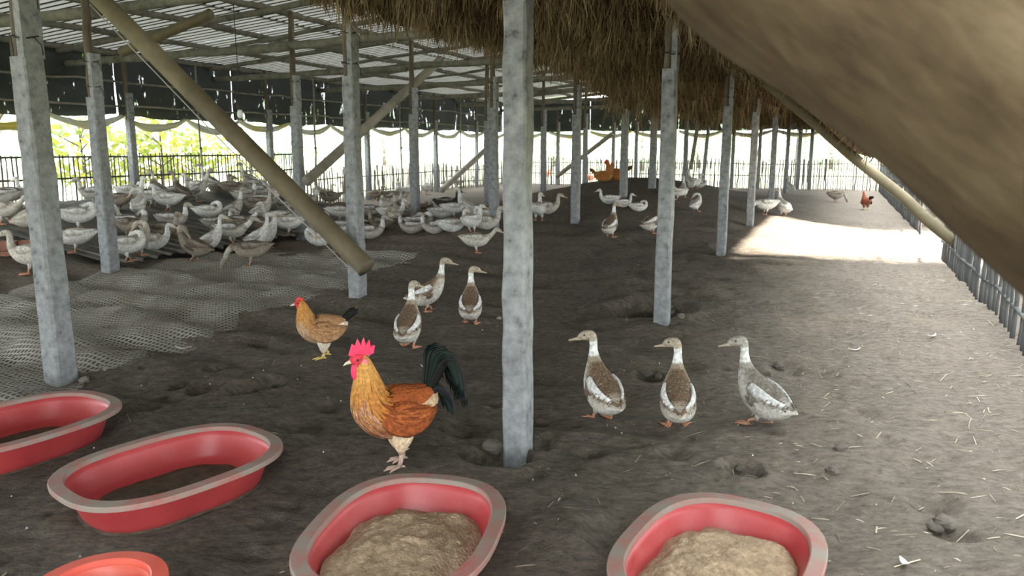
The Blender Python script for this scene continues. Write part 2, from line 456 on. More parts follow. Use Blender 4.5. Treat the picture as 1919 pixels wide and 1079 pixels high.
fl = np_mesh('floor', np.stack([GX, GY, GZ], -1).reshape(-1, 3), Q, M['soil'], cols, True)
tag(fl, 'trodden earth floor of the shed with a low mound and dusty hollows', 'floor', kind='structure')

og = MB(); R_ = 220
og.add([(-R_, -R_, -.3), (R_, -R_, -.3), (R_, R_, -.3), (-R_, R_, -.3)], [(0, 1, 2, 3)])
tag(og.build('outside_ground', M['grass'], None, False), 'green grassy field around the open shed', 'field', kind='structure')

# ------------------------------------------------------------------ roof over the left part: ribbed sheets on purlins and tie beams
def zc(u): return 3.40 + 0.085 * (u + 13)
roof = empty('roof', W(-9, 14, 3.6))
tag(roof, 'pale ribbed sheet roof on grey purlins over the left part of the shed', 'roof', kind='structure')
def child(mb, name, mat, parent, smooth=True):        # geometry in world space under a translated empty
    o = mb.build(name, mat, parent, smooth)
    o.location = -Vector(parent.location)
    return o
# one sheet mesh, ribs running down the slope, copied bay by bay
SW = 1.9
sh = MB(); k = 0
prof = []
for j in range(10):
    a = j * .19
    prof += [(a, 0), (a + .13, 0), (a + .145, .035), (a + .175, .035)]
prof.append((SW, 0))
def sheet_mesh(u0, u1):
    m = MB(); vs = []; fs = []
    for (a, h) in prof:
        for (uu) in (u0, (u0 + u1) / 2, u1):
            vs.append(W(uu, a, zc(uu) + h))
    for i in range(len(prof) - 1):
        for q in range(2):
            b0 = i * 3 + q; fs.append((b0, b0 + 1, b0 + 4, b0 + 3))
    m.add(vs, fs)
    me = m.mesh('roof_sheet', M['sheet'], False); me.materials.append(M['rib'])
    for i, p_ in enumerate(me.polygons):
        if (i // 2) % 4 != 0: p_.material_index = 1
    return me
for (u0, u1, dz) in ((-13.7, -9.2, 0), (-9.3, -3.2, .012)):
    me = sheet_mesh(u0, u1)
    v = -10.5; i = 0
    while v < 31:
        w = W(0, v, dz + .006 * (i % 2))
        o = link('roof_sheet', me, roof, Vector(w) - Vector(roof.location))
        v += SW - .02; i += 1
def pole(mb, a, b, r0, r1, n=10, N=8, wob=0.008):
    a = np.array(a, float); b = np.array(b, float)
    P = a + (b - a) * np.linspace(0, 1, n)[:, None]
    P[1:-1] += RNG.normal(0, wob, (n - 2, 3))
    rr = np.linspace(r0, r1, n) * (1 + RNG.normal(0, .05, n))
    return mb.tube(P, rr, N)
for u in (-13.1, -11.6, -10.1, -8.6, -7.1, -5.6, -4.3):
    v = -9.0
    while v < 31:
        m = MB(); pole(m, W(u + random.uniform(-.05, .05), v, zc(u) - .06), W(u + random.uniform(-.05, .05), v + 4.3, zc(u) - .06), .045, .055)
        child(m, 'purlin', M['beam'], roof); v += 4.0
ROWV = [0.4, 3.6, 6.9, 10.4, 14.1, 18.0, 22.0, 26.4, 30.6]
for v in ROWV:
    m = MB(); pole(m, W(-13.2, v, 3.05), W(-8.2, v + .1, 3.12), .06, .07, 14); child(m, 'tie_beam', M['beam'], roof)
    m = MB(); pole(m, W(-8.6, v + .14, 3.15), W(-4.5, v + .1, 3.2), .06, .07, 12); child(m, 'tie_beam', M['beam'], roof)
    m = MB(); pole(m, W(-13.3, v - .15, zc(-13.3) - .14), W(-4.0, v - .15, zc(-4.0) - .14), .05, .06, 16); child(m, 'rafter', M['beam'], roof)
    if 3 < v < 27:
        m = MB(); pole(m, W(-10.8, v + 1.7, zc(-10.8) - .16), W(-4.4, v + 1.5, zc(-4.4) - .16), .035, .045, 12, wob=.015); child(m, 'rafter', M['beam'], roof)

# ------------------------------------------------------------------ thatched roof: flat part over the middle, slope down to the right
ra, rb_ = ray(1270, 0), ray(1919, 545)
nP = np.cross(ra, rb_); nP /= np.linalg.norm(nP)
if nP[2] < 0: nP = -nP                                # plane of the right-hand slope, just above the eye
SLOPE = float((nP[0] * CT - nP[1] * ST) / nP[2])      # fall per metre of u
DEL = 0.13
def zs(u): return CH + DEL * 1.3 - SLOPE * u
UE = 0.36                                             # eave
UR = (CH + DEL * 1.3 - 2.98) / SLOPE                  # where the slope meets the flat part
thatch = empty('thatch_roof', W(-2, 14, 2.9))
tag(thatch, 'shaggy brown straw thatch roof hanging over the middle and right of the shed', 'thatch roof', kind='structure')
def slab(u0, u1, z0, z1, v0, v1, thick, name, nu=14, dv=.35):
    vs_ = np.linspace(v0, v1, int((v1 - v0) / dv) + 1); us = np.linspace(u0, u1, nu)
    U, V = np.meshgrid(us, vs_); Z = z0 + (z1 - z0) * (U - u0) / (u1 - u0)
    bmp = .10 * vnoise(U * 2.2, V * 2.2, 31) + .05 * vnoise(U * 6, V * 6, 32)
    lo = np.stack([U * CT + V * ST, -U * ST + V * CT, Z + np.abs(bmp)], -1).reshape(-1, 3)
    hi = lo + np.array([0, 0, thick])
    n_ = U.size; ii = np.arange(n_).reshape(U.shape)
    q = np.stack([ii[:-1, :-1], ii[1:, :-1], ii[1:, 1:], ii[:-1, 1:]], -1).reshape(-1, 4)
    edge = np.concatenate([ii[0, :], ii[1:, -1], ii[-1, ::-1][1:], ii[::-1, 0][1:]])
    sd = np.stack([edge[:-1], edge[1:], edge[1:] + n_, edge[:-1] + n_], -1)
    o = np_mesh(name, np.vstack([lo, hi]), np.vstack([q, q[:, ::-1] + n_, sd]), M['thatch'], None, True, thatch)
    o.location = -Vector(thatch.location)
    return o
slab(-4.7, UR + .1, 3.05, 2.98, -10.0, 31.2, .22, 'thatch_layer', 14)
V_A, V_B = 12.35, 15.3                                # opening above the gap in the right-hand fence
UH = -0.6
slab(UR, UH, zs(UR), zs(UH), .84, 31.2, .22, 'thatch_layer', 12)
slab(UH - .02, UE, zs(UH - .02), zs(UE), .84, 31.2, .22, 'thatch_layer', 6)

def strands(name, base, length, n_dir, cols, rad=.004, parent=None, origin=None):
    """many two-segment straw blades: base (n,3), direction (n,3), length (n)"""
    n = len(base)
    d = n_dir / np.linalg.norm(n_dir, axis=1)[:, None]
    ang = RNG.uniform(0, math.pi, n)
    side = np.stack([np.cos(ang), np.sin(ang), np.zeros(n)], -1)
    mid = base + d * (length * .55)[:, None] + RNG.normal(0, .02, (n, 3))
    d2 = d + RNG.normal(0, .22, (n, 3)); d2[:, 2] = np.minimum(d2[:, 2], d[:, 2] * .6)
    tip = mid + d2 * (length * .45)[:, None]
    r = rad * RNG.uniform(.6, 1.5, n)
    V = np.stack([base - side * r[:, None], base + side * r[:, None], mid + side * r[:, None], mid - side * r[:, None],
                  tip + side * r[:, None] * .4, tip - side * r[:, None] * .4], 1).reshape(-1, 3)
    k = np.arange(n)[:, None] * 6
    Q = np.concatenate([k + np.array([[0, 1, 2, 3]]), k + np.array([[3, 2, 4, 5]])], 0)
    o = np_mesh(name, V, Q, M['straw'], np.repeat(cols, 6, 0), False, parent)
    if parent is thatch: o.location = -Vector(parent.location)
    o['kind'] = 'stuff'
    return o
def straw_cols(n, dark=1.0):
    a = np.array([.10, .062, .03]); b = np.array([.36, .27, .15])
    t = np.clip(RNG.beta(1.6, 2.6, n), 0, 1)[:, None]
    return (a + (b - a) * t) * dark
# courses of hanging straw across the flat part, one curtain behind the other
vv = 5.9; ci = 0
while vv < 30.8:
    far = vv > 15
    u0 = -4.55 + random.uniform(-.2, .15); u1 = UR + .5
    drop = .54 + random.uniform(-.06, .08) + .34 * float(sstep(8, 15, vv))
    # lumpy curtain core
    us = np.linspace(u0, u1, 46); rows = 6
    g = np.linspace(0, 1, rows)
    U, G = np.meshgrid(us, g)
    top = np.minimum(3.04, np.where(U > UR, zs(U) + .05, 3.04))
    dl = drop * .72 * (1 + .9 * vnoise(U * 3.1, U * 0 + vv, 41)) * np.where(U > UR, .6, 1) * (.25 + .75 * sstep(u0, u0 + 1.1, U))
    Z = top - G * dl
    Vv = vv + .16 * vnoise(U * 2.4, G * 2 + vv * 3, 42) + .07 * vnoise(U * 7, G * 3 + vv, 43)
    th = .10 * (1 - .8 * G)
    A = np.stack(W(U, Vv - th, Z), -1).reshape(-1, 3); B = np.stack(W(U, Vv + th, Z), -1).reshape(-1, 3)
    ii = np.arange(U.size).reshape(U.shape); n_ = U.size
    q = np.stack([ii[:-1, :-1], ii[1:, :-1], ii[1:, 1:], ii[:-1, 1:]], -1).reshape(-1, 4)
    bot = np.stack([ii[-1, :-1], ii[-1, :-1] + n_, ii[-1, 1:] + n_, ii[-1, 1:]], -1)
    o = crs = np_mesh('straw_course', np.vstack([A, B]), np.vstack([q[:, ::-1], q + n_, bot]), M['thatch'], None, True, thatch)
    o.location = -Vector(thatch.location)
    n = 1500 if vv < 9 else (900 if vv < 15 else 420)
    su = RNG.uniform(u0, u1, n)
    stop = np.minimum(3.02, np.where(su > UR, zs(su) + .05, 3.02))
    loc_d = drop * (1 + .9 * vnoise(su * 3.1, su * 0 + vv, 41)) * np.where(su > UR, .65, 1) * (.3 + .7 * sstep(u0, u0 + 1.1, su))
    fr = RNG.uniform(0, .55, n)
    bz = stop - fr * loc_d
    bv = vv - .10 + RNG.normal(0, .07, n)
    base = np.stack(W(su, bv, bz), -1)
    dirs = np.stack([RNG.normal(0, .22, n), RNG.normal(-.12, .22, n), -np.ones(n)], -1)
    ln = loc_d * RNG.uniform(.35, .85, n) * (1 - fr * .5)
    strands('straw_fringe', base, ln, dirs, straw_cols(n), .0045 if not far else .006, crs)
    vv += .62 if vv < 10 else .95; ci += 1
# straw hanging from the underside of the right-hand slope, kept thin under the eye line
n = 2600
su = RNG.uniform(UR, UE, n); sv = RNG.uniform(1.4, 31, n)
ok = sv > 1.4
su, sv = su[ok], sv[ok]; n = len(su)
base = np.stack(W(su, sv, zs(su) + .06), -1)
dirs = np.stack([RNG.normal(0, .5, n), RNG.normal(0, .5, n), -np.ones(n)], -1)
strands('straw_fringe', base, RNG.uniform(.06, .17, n), dirs, straw_cols(n), .005, thatch)
# thick rolled thatch along the open gable end, close beside the viewer
RR = .23
dn = np.array([CT, -ST, -SLOPE]); dn /= np.linalg.norm(dn)
d0 = ray(1590, 270); t0 = 1.02 / (d0[0] * ST + d0[1] * CT)
c0 = np.array([0, 0, CH]) + d0 * t0 + nP * (RR - .004)
P = c0 + dn * np.linspace(-1.6, 1.75, 90)[:, None]
m = MB(); Nn = 40
vsr = []; sd = np.cross(dn, nP)
for i in range(90):
    for k in range(Nn):
        a = 2 * math.pi * k / Nn
        lump = .022 * float(vnoise(i * .16, k * .55, 51)) + .010 * float(vnoise(i * .5, k * 1.6, 52))
        r = RR + lump
        vsr.append(P[i] + (nP * math.cos(a) + sd * math.sin(a)) * r)
fsr = [(i * Nn + k, i * Nn + (k + 1) % Nn, (i + 1) * Nn + (k + 1) % Nn, (i + 1) * Nn + k) for i in range(89) for k in range(Nn)]
fsr += [tuple(range(Nn))[::-1], tuple(89 * Nn + k for k in range(Nn))]
rl = bpy.data.meshes.new('gable_roll'); rl.from_pydata([tuple(Matrix.Identity(3) @ Vector(q - c0)) for q in vsr], [], fsr); rl.shade_smooth(); rl.materials.append(M['thatchroll']); rl.update()
xa = Vector(dn); ya = Vector(nP); za = xa.cross(ya)
Rm = Matrix((xa, ya, za)).transposed()
rl.transform(Rm.inverted().to_4x4())
o = link('gable_roll', rl, thatch); o.matrix_basis = Matrix.Translation(Vector(c0) - Vector(thatch.location)) @ Rm.to_4x4()
o['label'] = 'thick rolled straw edge of the thatch close to the viewer'
# sloping rafter poles under the right-hand slope
for v, r in ((11.2, .062), (19.5, .055), (27.0, .055)):
    a = on_v(1438, 158, 11.2); b = on_v(1800, 462, 11.2)
    ua, va = UV(a.x, a.y); ub, vb = UV(b.x, b.y)
    m = MB(); pole(m, W(ua - .5, v, a.z + .5 * SLOPE), W(ub, v, b.z), r, r * 1.15, 14, 12, .006)
    child(m, 'rafter', M['bamboo'], thatch)

# ------------------------------------------------------------------ posts: concrete shaft, timber on top, wire ties
def make_post(x, y, ztop, label, seed, wid=.122, conc=2.15, lean=0.0):
    rs = random.Random(seed)
    g = float(terrain(x, y)) - .12
    root = empty('concrete_post', (x, y, g), -TH)
    tag(root, label, 'post', 'concrete posts of the shed')
    ct = conc + rs.uniform(-.08, .1) - g
    n = 16; P = np.zeros((n, 3)); P[:, 2] = np.linspace(0, ct, n); P[:, 0] = np.array([rs.uniform(-.004, .004) for _ in range(n)]) + lean * np.linspace(0, 1, n)
    mb = MB()
    w = np.linspace(wid * 1.06, wid * .95, n) / 2
    # square section with slightly worn corners
    vs = []; ch = .012
    for i in range(n):
        a = w[i]; c = ch * (1 + rs.uniform(-.4, .6))
        for (sx, sy) in ((a, a - c), (a - c, a), (-a + c, a), (-a, a - c), (-a, -a + c), (-a + c, -a), (a - c, -a), (a, -a + c)):
            vs.append((P[i, 0] + sx, sy, P[i, 2]))
    fs = [(i * 8 + k, i * 8 + (k + 1) % 8, (i + 1) * 8 + (k + 1) % 8, (i + 1) * 8 + k) for i in range(n - 1) for k in range(8)]
    fs += [tuple(range(8))[::-1], tuple((n - 1) * 8 + k for k in range(8))]
    mb.add(vs, fs); mb.build('shaft', M['concrete'], root, False)
    top = ztop - g
    if top > ct + .12:
        mb = MB(); mb.box((wid * .30 + lean, 0, ct + .24), (wid * .38, wid * .95, .5)); mb.build('upper_slab', M['concrete'], root, False)
        mb = MB(); pole(mb, (-wid * .17 + lean, -.0, ct - .02), (-wid * .17 + lean + rs.uniform(-.03, .03), 0, top), wid * .33, wid * .30, 10, 10, .004)
        tim = mb.build('timber', M['wood'], root)
        for zt in (ct + .12, ct + .40):
            mb = MB(); ring = [(lean + wid * .56 * math.cos(a), wid * .56 * math.sin(a), zt + .012 * math.sin(a * 2)) for a in np.linspace(0, 2 * math.pi, 17)]
            for q in range(16): mb.tube([ring[q], ring[q + 1]], .005, 5)
            mb.tube([ring[0], (lean + wid * .8, .02, zt - .05), (lean + wid * .75, .03, zt - .11)], .004, 5)
            mb.build('wire_tie', M['wire'], tim)
    return root
def post_at(px, py, u0, ztop, label, **kw):
    x, y, z = march(px, py)
    if abs(UV(x, y)[0] - u0) > 1.2: x, y, z = on_row(px, py, u0)
    return make_post(x, y, ztop, label, int(px), **kw)
ORD = ['nearest', 'second', 'third', 'fourth', 'fifth', 'sixth', 'seventh', 'eighth', 'ninth', 'tenth']
r1 = [(970, 838), (1240, 604), (1351, 476), (1405, 422), (1444, 385), (1471, 362), (1490, 350), (1505, 342)]
for i, (a, b) in enumerate(r1):
    post_at(a, b, -1.5, 2.98, ['tall concrete post in the centre behind the open feed troughs', 'concrete post standing in a dug-out pit with rubble'][i] if i < 2 else
            f'{ORD[i]} concrete post of the right-hand row under the thatch')
r2 = [(117, 722), (671, 553), (926, 428), (1078, 415), (1168, 368), (1222, 352), (1283, 334)]
for i, (a, b) in enumerate(r2):
    post_at(a, b, -4.65, 3.95 if i < 2 else 3.1, ['broad concrete post at far left behind the red trough', 'concrete post that the thick bamboo brace leans against'][i] if i < 2 else
            f'{ORD[i]} concrete post of the middle row before the mound', wid=.15 if i == 0 else .135)
r3 = [(208, 508), (566, 450), (779, 414), (915, 384), (1018, 338), (1096, 330)]
for i, (a, b) in enumerate(r3):
    post_at(a, b, -8.1, zc(-8.1) - .1, ['concrete post at the foot of the netted ramp, flock of ducks behind', 'concrete post beside the upper end of the slanting bamboo'][i] if i < 2 else
            f'{ORD[i]} concrete post of the left inner row', wid=.15)
# posts in the left fence line and along the far end
for i, (px, w) in enumerate([(40, .05), (246, .14), (375, .05), (505, .14), (590, .06), (688, .14), (752, .06), (816, .14), (862, .06), (893, .12)]):
    x, y, _ = on_row(px, 260, -12.85)
    if w > .1: make_post(x, y, zc(-12.85) - .06, f'concrete post against the left fence, {ORD[i // 2 if i else 0]} of its row from the near end', px, wid=w, conc=2.0)
    else:
        g = float(terrain(x, y)); root = empty('bamboo_prop', (x, y, g - .1))
        tag(root, f'thin bamboo prop in the left fence line, {ORD[i // 2]} from the near end', 'pole', 'thin props of the left fence')
        m = MB(); pole(m, (0, 0, 0), (random.uniform(-.05, .05), 0, zc(-12.85) - g), w / 2, w / 2 * .8, 8, 8, .01); m.build('cane', M['stick'], root)
        m = MB(); m.tube([(0, 0, 1.6 - g), (0, 0, 1.64 - g)], w / 2 + .006, 8); m.build('wire_tie', M['wire'], root)
for i, px in enumerate([1046, 1150, 1193, 1262, 1320, 1375, 1425, 1500, 1522]):
    p = on_v(px, 260, 30.55)
    make_post(p.x, p.y, 3.0, f'far end post before the back fence, {ORD[i]} from the left', px, wid=.13, conc=2.05, lean=.12 if px == 1320 else 0)

# ------------------------------------------------------------------ bamboo braces
def bamboo(name, a, b, r, label, mat='bamboo', nodes=.38, collar=True, taper=1.0):
    a = Vector(a); b = Vector(b); Ln = (b - a).length
    root = empty(name, a); root.rotation_euler = (b - a).to_track_quat('Z', 'Y').to_euler()
    tag(root, label, 'brace', 'slanting braces')
    k = max(2, int(Ln / nodes)); P = []; R = []
    for i in range(k):
        z0, z1 = i * Ln / k, (i + 1) * Ln / k
        rr = r * (1 + (taper - 1) * i / k)
        P += [(0, 0, z0 + .004), (0, 0, z0 + .03), (0, 0, z1 - .03), (0, 0, z1 - .004)]; R += [rr * 1.05, rr, rr, rr * 1.05]
    m = MB(); m.tube(P, R, 20); culm = m.build('culm', M[mat], root)
    for i in range(1, k):
        m = MB(); m.tube([(0, 0, i * Ln / k - .006), (0, 0, i * Ln / k + .006)], r * 1.045 * (1 + (taper - 1) * i / k), 20); m.build('node_ring', M['greybamboo' if mat == 'bamboo' else 'stick'], culm)
    return root
# thick brace leaning on the second post of the middle row
vB = UV(*march(671, 553)[:2])[1] - .19
a = on_v(140, -50, vB); b = on_v(688, 503, vB)
br = bamboo('bamboo_brace', b, a, .098, 'thick brown bamboo brace slanting down across the left of the shed', nodes=.62, taper=.97)
m = MB(); a2 = on_v(168, 8, vB - .05); b2 = on_v(664, 512, vB - .05)
mid = (a2 + b2) / 2 - Vector((0, 0, .03))
m.tube([a2, (a2 + mid) / 2, mid, (b2 + mid) / 2, b2], .006, 6)
tag(m.build('cord', M['rope']), 'thin pale cord running along under the thick bamboo brace', 'cord')
a = Vector(on_row(574, 340, -8.0)); b = Vector(on_row(826, 112, -8.0))
bamboo('bamboo_brace', a, b, .085, 'grey bamboo brace rising to the right between the left inner posts', 'greybamboo', .6)
a = Vector(on_row(828, 356, -12.3)); b = Vector(on_row(930, 262, -12.3))
bamboo('bamboo_brace', a, b, .10, 'pale brace leaning up by the left fence behind the dark duck', 'greybamboo', .6)
a = on_v(1042, 332, 27.5); b = on_v(1148, 250, 27.5)
bamboo('bamboo_brace', a, b, .08, 'thin pale brace beyond the mound behind the resting hens', 'greybamboo', .6)
a = on_v(228, 98, 8.6); b = on_v(395, 26, 8.6)
bamboo('bamboo_brace', a, b, .07, 'short orange-brown bamboo piece tied up under the sheet roof', 'bamboo', .3)
a = on_v(1294, 318, 29.0); b = on_v(1312, 208, 29.0)
bamboo('bamboo_brace', a, b, .07, 'dark leaning pole before the far end fence', 'stick', .6)

# ------------------------------------------------------------------ hanging lamp
lx = on_row(446, 150, -8.9)
root = empty('hanging_bulb', (lx[0], lx[1], 2.05)); tag(root, 'bare bulb in a white holder hanging on a wire at upper left', 'lamp')
m = MB(); m.tube([(0, 0, .2), (.005, 0, .8), (0, 0, zc(-8.9) - 2.05 + .01)], .006, 6); m.build('wire', M['wire'], root)
m = MB(); m.loft([(0, 0, .08), (0, 0, .1), (0, 0, .17), (0, 0, .21), (0, 0, .22)], [.03, .045, .045, .03, .01], [.03, .045, .045, .03, .01], 14); m.build('socket', M['wire'], root)
m = MB(); m.loft([(0, 0, -.05), (0, 0, -.035), (0, 0, .0), (0, 0, .05), (0, 0, .09)], [.01, .035, .048, .04, .03], [.01, .035, .048, .04, .03], 14); m.build('glass_bulb', M['glass'], root)

# ------------------------------------------------------------------ shade cloth, rolled side curtains
def cloth(u0, v0, u1, v1, z0, z1, label, name='shade_cloth'):
    n, k = 24, 8; vs = []; fs = []
    a = np.array(W(u0, v0)); b = np.array(W(u1, v1)); nrm = np.cross(b - a, [0, 0, 1]); nrm /= np.linalg.norm(nrm)
    for j in range(k):
        for i in range(n):
            t = i / (n - 1); g = j / (k - 1)
            q = a + (b - a) * t + nrm * .05 * float(vnoise(t * 6 + v0, g * 3, 61))
            vs.append((q[0], q[1], z0 + (z1 - z0) * g - (.06 * math.sin(t * math.pi) + .05 * float(vnoise(t * 9 + v0, 0, 62))) * (1 - g)))
    fs = [(j * n + i, j * n + i + 1, (j + 1) * n + i + 1, (j + 1) * n + i) for j in range(k - 1) for i in range(n - 1)]
    m = MB(); m.add(vs, fs); o = m.build(name, M['shade'])
    s = o.modifiers.new('thick', 'SOLIDIFY'); s.thickness = .006
    return tag(o, label, 'cloth', 'dark shade cloths')
def swag(u0, v0, u1, v1, z, sag, label, r=.05):
    n = 22; a = np.array(W(u0, v0, z)); b = np.array(W(u1, v1, z)); t = np.linspace(0, 1, n)
    P = a + (b - a) * t[:, None]; P[:, 2] -= sag * 4 * t * (1 - t) + .03 * vnoise(t * 5 + v0, t * 0, 63)
    rr = r * (.7 + .8 * np.sin(t * math.pi)) * (1 + .3 * vnoise(t * 9 + v0, t * 0, 64))
    m = MB(); m.loft(P, rr, rr * 1.6, 10, (0, 0, 1))
    return tag(m.build('rolled_tarp', M['tarp']), label, 'tarp', 'rolled side curtains')
vl = [4.0, 8.2, 11.4, 14.6, 18.2, 22.2, 26.2, 30.6]
for i in range(7):
    cloth(-13.1, vl[i] + .01, -13.1, vl[i + 1] - .01, 2.16, zc(-13.05) + .02, f'dark torn shade cloth above the left fence, {ORD[i]} bay from the near end')
    for j in range(2):
        va = vl[i] + (vl[i + 1] - vl[i]) * j / 2; vb = va + (vl[i + 1] - vl[i]) / 2
        swag(-12.97, va + .05, -12.93, vb - .05, 2.12, .16 + .08 * ((i * 2 + j) % 3) * .5, f'pale rolled tarp sagging above the left fence, {["first", "second", "third", "fourth", "fifth", "sixth", "seventh", "eighth", "ninth", "tenth", "eleventh", "twelfth", "thirteenth", "fourteenth"][i * 2 + j]} from near end')
    for z in (2.34, 2.78):
        m = MB(); pole(m, W(-12.99, vl[i] + .02, z), W(-12.99, vl[i + 1] - .02, z + random.uniform(-.03, .03)), .022, .022, 8, 6, .012)
        tag(m.build('cloth_batten', M['stick']), f'{"lower" if z < 2.5 else "upper"} bamboo batten across the shade cloth, {ORD[i]} bay from near end', 'batten', 'battens of the shade cloth')
ub = [-13, -9.4, -5.8, -2.2, 1.5]
for i in range(4):
    cloth(ub[i] + .01, 31.02, ub[i + 1] - .01, 31.02, 2.22, 3.45, f'dark shade cloth above the back fence, {ORD[i] if i else "first"} panel from the left')
    for j in range(2):
        ua = ub[i] + 1.8 * j
        swag(ua + .05, 30.93, ua + 1.75, 30.93, 2.16, .2, f'pale rolled tarp above the back fence, {["first", "second", "third", "fourth", "fifth", "sixth", "seventh", "eighth"][i * 2 + j]} swag from the left', .06)

# ------------------------------------------------------------------ fences, every stick a part
def stick_mesh(mat, r, k):
    m = MB(); rs = np.random.default_rng(k * 7 + int(r * 1000))
    P = np.zeros((6, 3)); P[:, 2] = np.linspace(0, 1, 6); P[1:-1, :2] += rs.normal(0, r * .3, (4, 2))
    m.tube(P, r * (1 + rs.normal(0, .08, 6)), 6)
    return m.mesh('fence_stick', M[mat])
def fence(pts, spacing, r, h, hv, mat, rails, label, zoff=None, lean=.03, stickname='stick'):
    x0, y0, _ = W(*pts[0])
    root = empty('stick_fence', (x0, y0, 0)); tag(root, label, 'fence', 'stick fences around the shed')
    mes = [stick_mesh(mat, r * f, k) for k, f in enumerate((.75, .9, 1.0, 1.1, 1.3))]
    a = np.array(pts[0]); b = np.array(pts[1]); Ln = np.linalg.norm(b - a); n = int(Ln / spacing)
    for i in range(n):
        t = (i + random.uniform(-.25, .25)) / n
        q = a + (b - a) * t; x, y, _ = W(q[0], q[1]); g = float(terrain(x, y)) if zoff is None else zoff
        hh = h + random.uniform(-hv, hv)
        link(stickname, random.choice(mes), root, (x - x0, y - y0, g - .08), (random.uniform(-lean, lean), random.uniform(-lean, lean), random.uniform(0, 6)), (1, 1, hh + .08))
    for z in rails:
        m = MB(); P = []
        for t in np.linspace(0, 1, 14):
            q = a + (b - a) * t; x, y, _ = W(q[0], q[1]); g = float(terrain(x, y)) if zoff is None else zoff
            P.append((x - x0, y - y0, g + z + random.uniform(-.012, .012)))
        m.tube(P, .02, 6); m.build('rail', M[mat], root)
    return root
fence([(-13.0, 7.2), (-13.0, 16.9)], .098, .0125, .88, .03, 'backlit_stick', (.84, .46), 'tall dark thin-bar fence at the left behind the crowd of ducks', zoff=.52, lean=.01)
fence([(-13.0, 16.9), (-13.0, 30.8)], .078, .017, .92, .10, 'stick', (.68, .25), 'rough pale stick fence left of centre receding to the back corner', lean=.04)
fence([(-13.0, 30.8), (1.5, 30.8)], .082, .021, 1.06, .07, 'stick', (.92, .48), 'pale stick fence closing off the far end of the shed', lean=.025)
fence([(1.45, 3.4), (1.45, V_A)], .15, .017, .95, .06, 'backlit_stick', (.25, .7), 'stick fence along the right side, near stretch before the sunny gap', lean=.03)
fence([(1.45, V_B), (1.45, 30.8)], .14, .018, .95, .06, 'backlit_stick', (.25, .7), 'stick fence along the right side, far stretch beyond the sunny gap', lean=.03)

# ------------------------------------------------------------------ netted ramp and the net on the ground
def draped(name, us, vs_, lift, mat, label, cat, rough=.012, edge=.25, seed=0, mask=None, fade=None):
    U, V = np.meshgrid(us, vs_); X, Y, _ = W(U, V)
    if fade is not None: lift = np.minimum(lift, fade(U, V))
    Z = terrain(X, Y) + lift + rough * vnoise(U * 5, V * 7, 70 + seed) + rough * 1.6 * vnoise(U * 1.6, V * 6.5, 71 + seed)
    n_ = U.size; ii = np.arange(n_).reshape(U.shape)
    q = np.stack([ii[:-1, :-1], ii[:-1, 1:], ii[1:, 1:], ii[1:, :-1]], -1).reshape(-1, 4)
    if mask is not None:
        keep = mask(U, V).ravel()[q].all(1); q = q[keep]
    o = np_mesh(name, np.stack([X, Y, Z], -1).reshape(-1, 3), q, mat, None, True)
    s = o.modifiers.new('thick', 'SOLIDIFY'); s.thickness = .006
    tag(o, label, cat)
    return o
def nmask(U, V):
    e = .5 * vnoise(U * 1.1, V * 1.1, 80) + .25 * vnoise(U * 3, V * 3, 81)
    return (U < -4.3 + e - .15 * (V - 3)) & (V > 2.6 + e) & (V < 9.4 + e) & (U > -8.4)
def nfade(U, V):
    e = .5 * vnoise(U * 1.1, V * 1.1, 80) + .25 * vnoise(U * 3, V * 3, 81)
    return np.minimum(np.minimum(-4.3 + e - .15 * (V - 3) - U, V - 2.6 - e), np.minimum(9.4 + e - V, U + 8.4)) * .10 - .012
draped('ground_net', np.arange(-8.5, -3.8, .04), np.arange(2.3, 9.9, .04), .020, M['net'], 'muddy grey net spread in wrinkles over the ground at the left', 'net', .022, mask=nmask, fade=nfade)
ramp_o = empty('duck_ramp', W(-10, 10.5, .3), 0); tag(ramp_o, 'dark ribbed ramp of net stretched over poles rising to the left fence', 'ramp')
us = np.arange(-12.2, -8.3, .08); vs_ = np.arange(7.0, 13.9, .05)
U, V = np.meshgrid(us, vs_); X, Y, _ = W(U, V)
base_z = np.clip((-8.35 - U) / 3.4, 0, 1) * .52
Z = base_z + .085 + .035 * np.abs(np.sin(V * math.pi / .24)) + .02 * vnoise(U * 2, V * 3, 75)
ii = np.arange(U.size).reshape(U.shape)
q = np.stack([ii[:-1, :-1], ii[:-1, 1:], ii[1:, 1:], ii[1:, :-1]], -1).reshape(-1, 4)
o = np_mesh('net_cover', np.stack([X, Y, Z], -1).reshape(-1, 3), q, M['rampnet'], None, True, ramp_o); o.location = -Vector(ramp_o.location)
s = o.modifiers.new('thick', 'SOLIDIFY'); s.thickness = .008
v = 7.12
while v < 13.8:
    m = MB(); pole(m, W(-12.2, v, .52 + .115), W(-8.25, v, .10 + random.uniform(-.01, .02)), .018, .022, 8, 6, .006); child(m, 'ramp_pole', M['beam'], ramp_o); v += .24
def ramp_z(x, y):
    u, v = UV(x, y)
    z = float(terrain(x, y))
    if -12.2 < u < -8.3 and 7.0 < v < 13.9: z = max(z, float(np.clip((-8.35 - u) / 3.4, 0, 1) * .52) + .11)
    return z
# bricks beside the ramp
bm_ = MB(); bm_.box((0, 0, 0), (.235, .112, .058)); bme = bm_.mesh('brick', M['brick'], False)
bx, by, bz = march(14, 494)
k = 0
for lay in range(4):
    for i in range(4):
        o = link('brick', bme, None, (bx - .12 + .245 * i - .9 + (.12 if lay % 2 else 0) + .45 - .2, by + .1 + .09 * i + random.uniform(-.02, .02), bz + .03 + .062 * lay), (0, 0, .3 + random.uniform(-.06, .06)))
        tag(o, f'red-brown brick in the low stack at the left edge, {["bottom", "second", "third", "top"][lay]} layer, {["first", "second", "third", "fourth"][i]} from left', 'brick', 'bricks in the low stack')

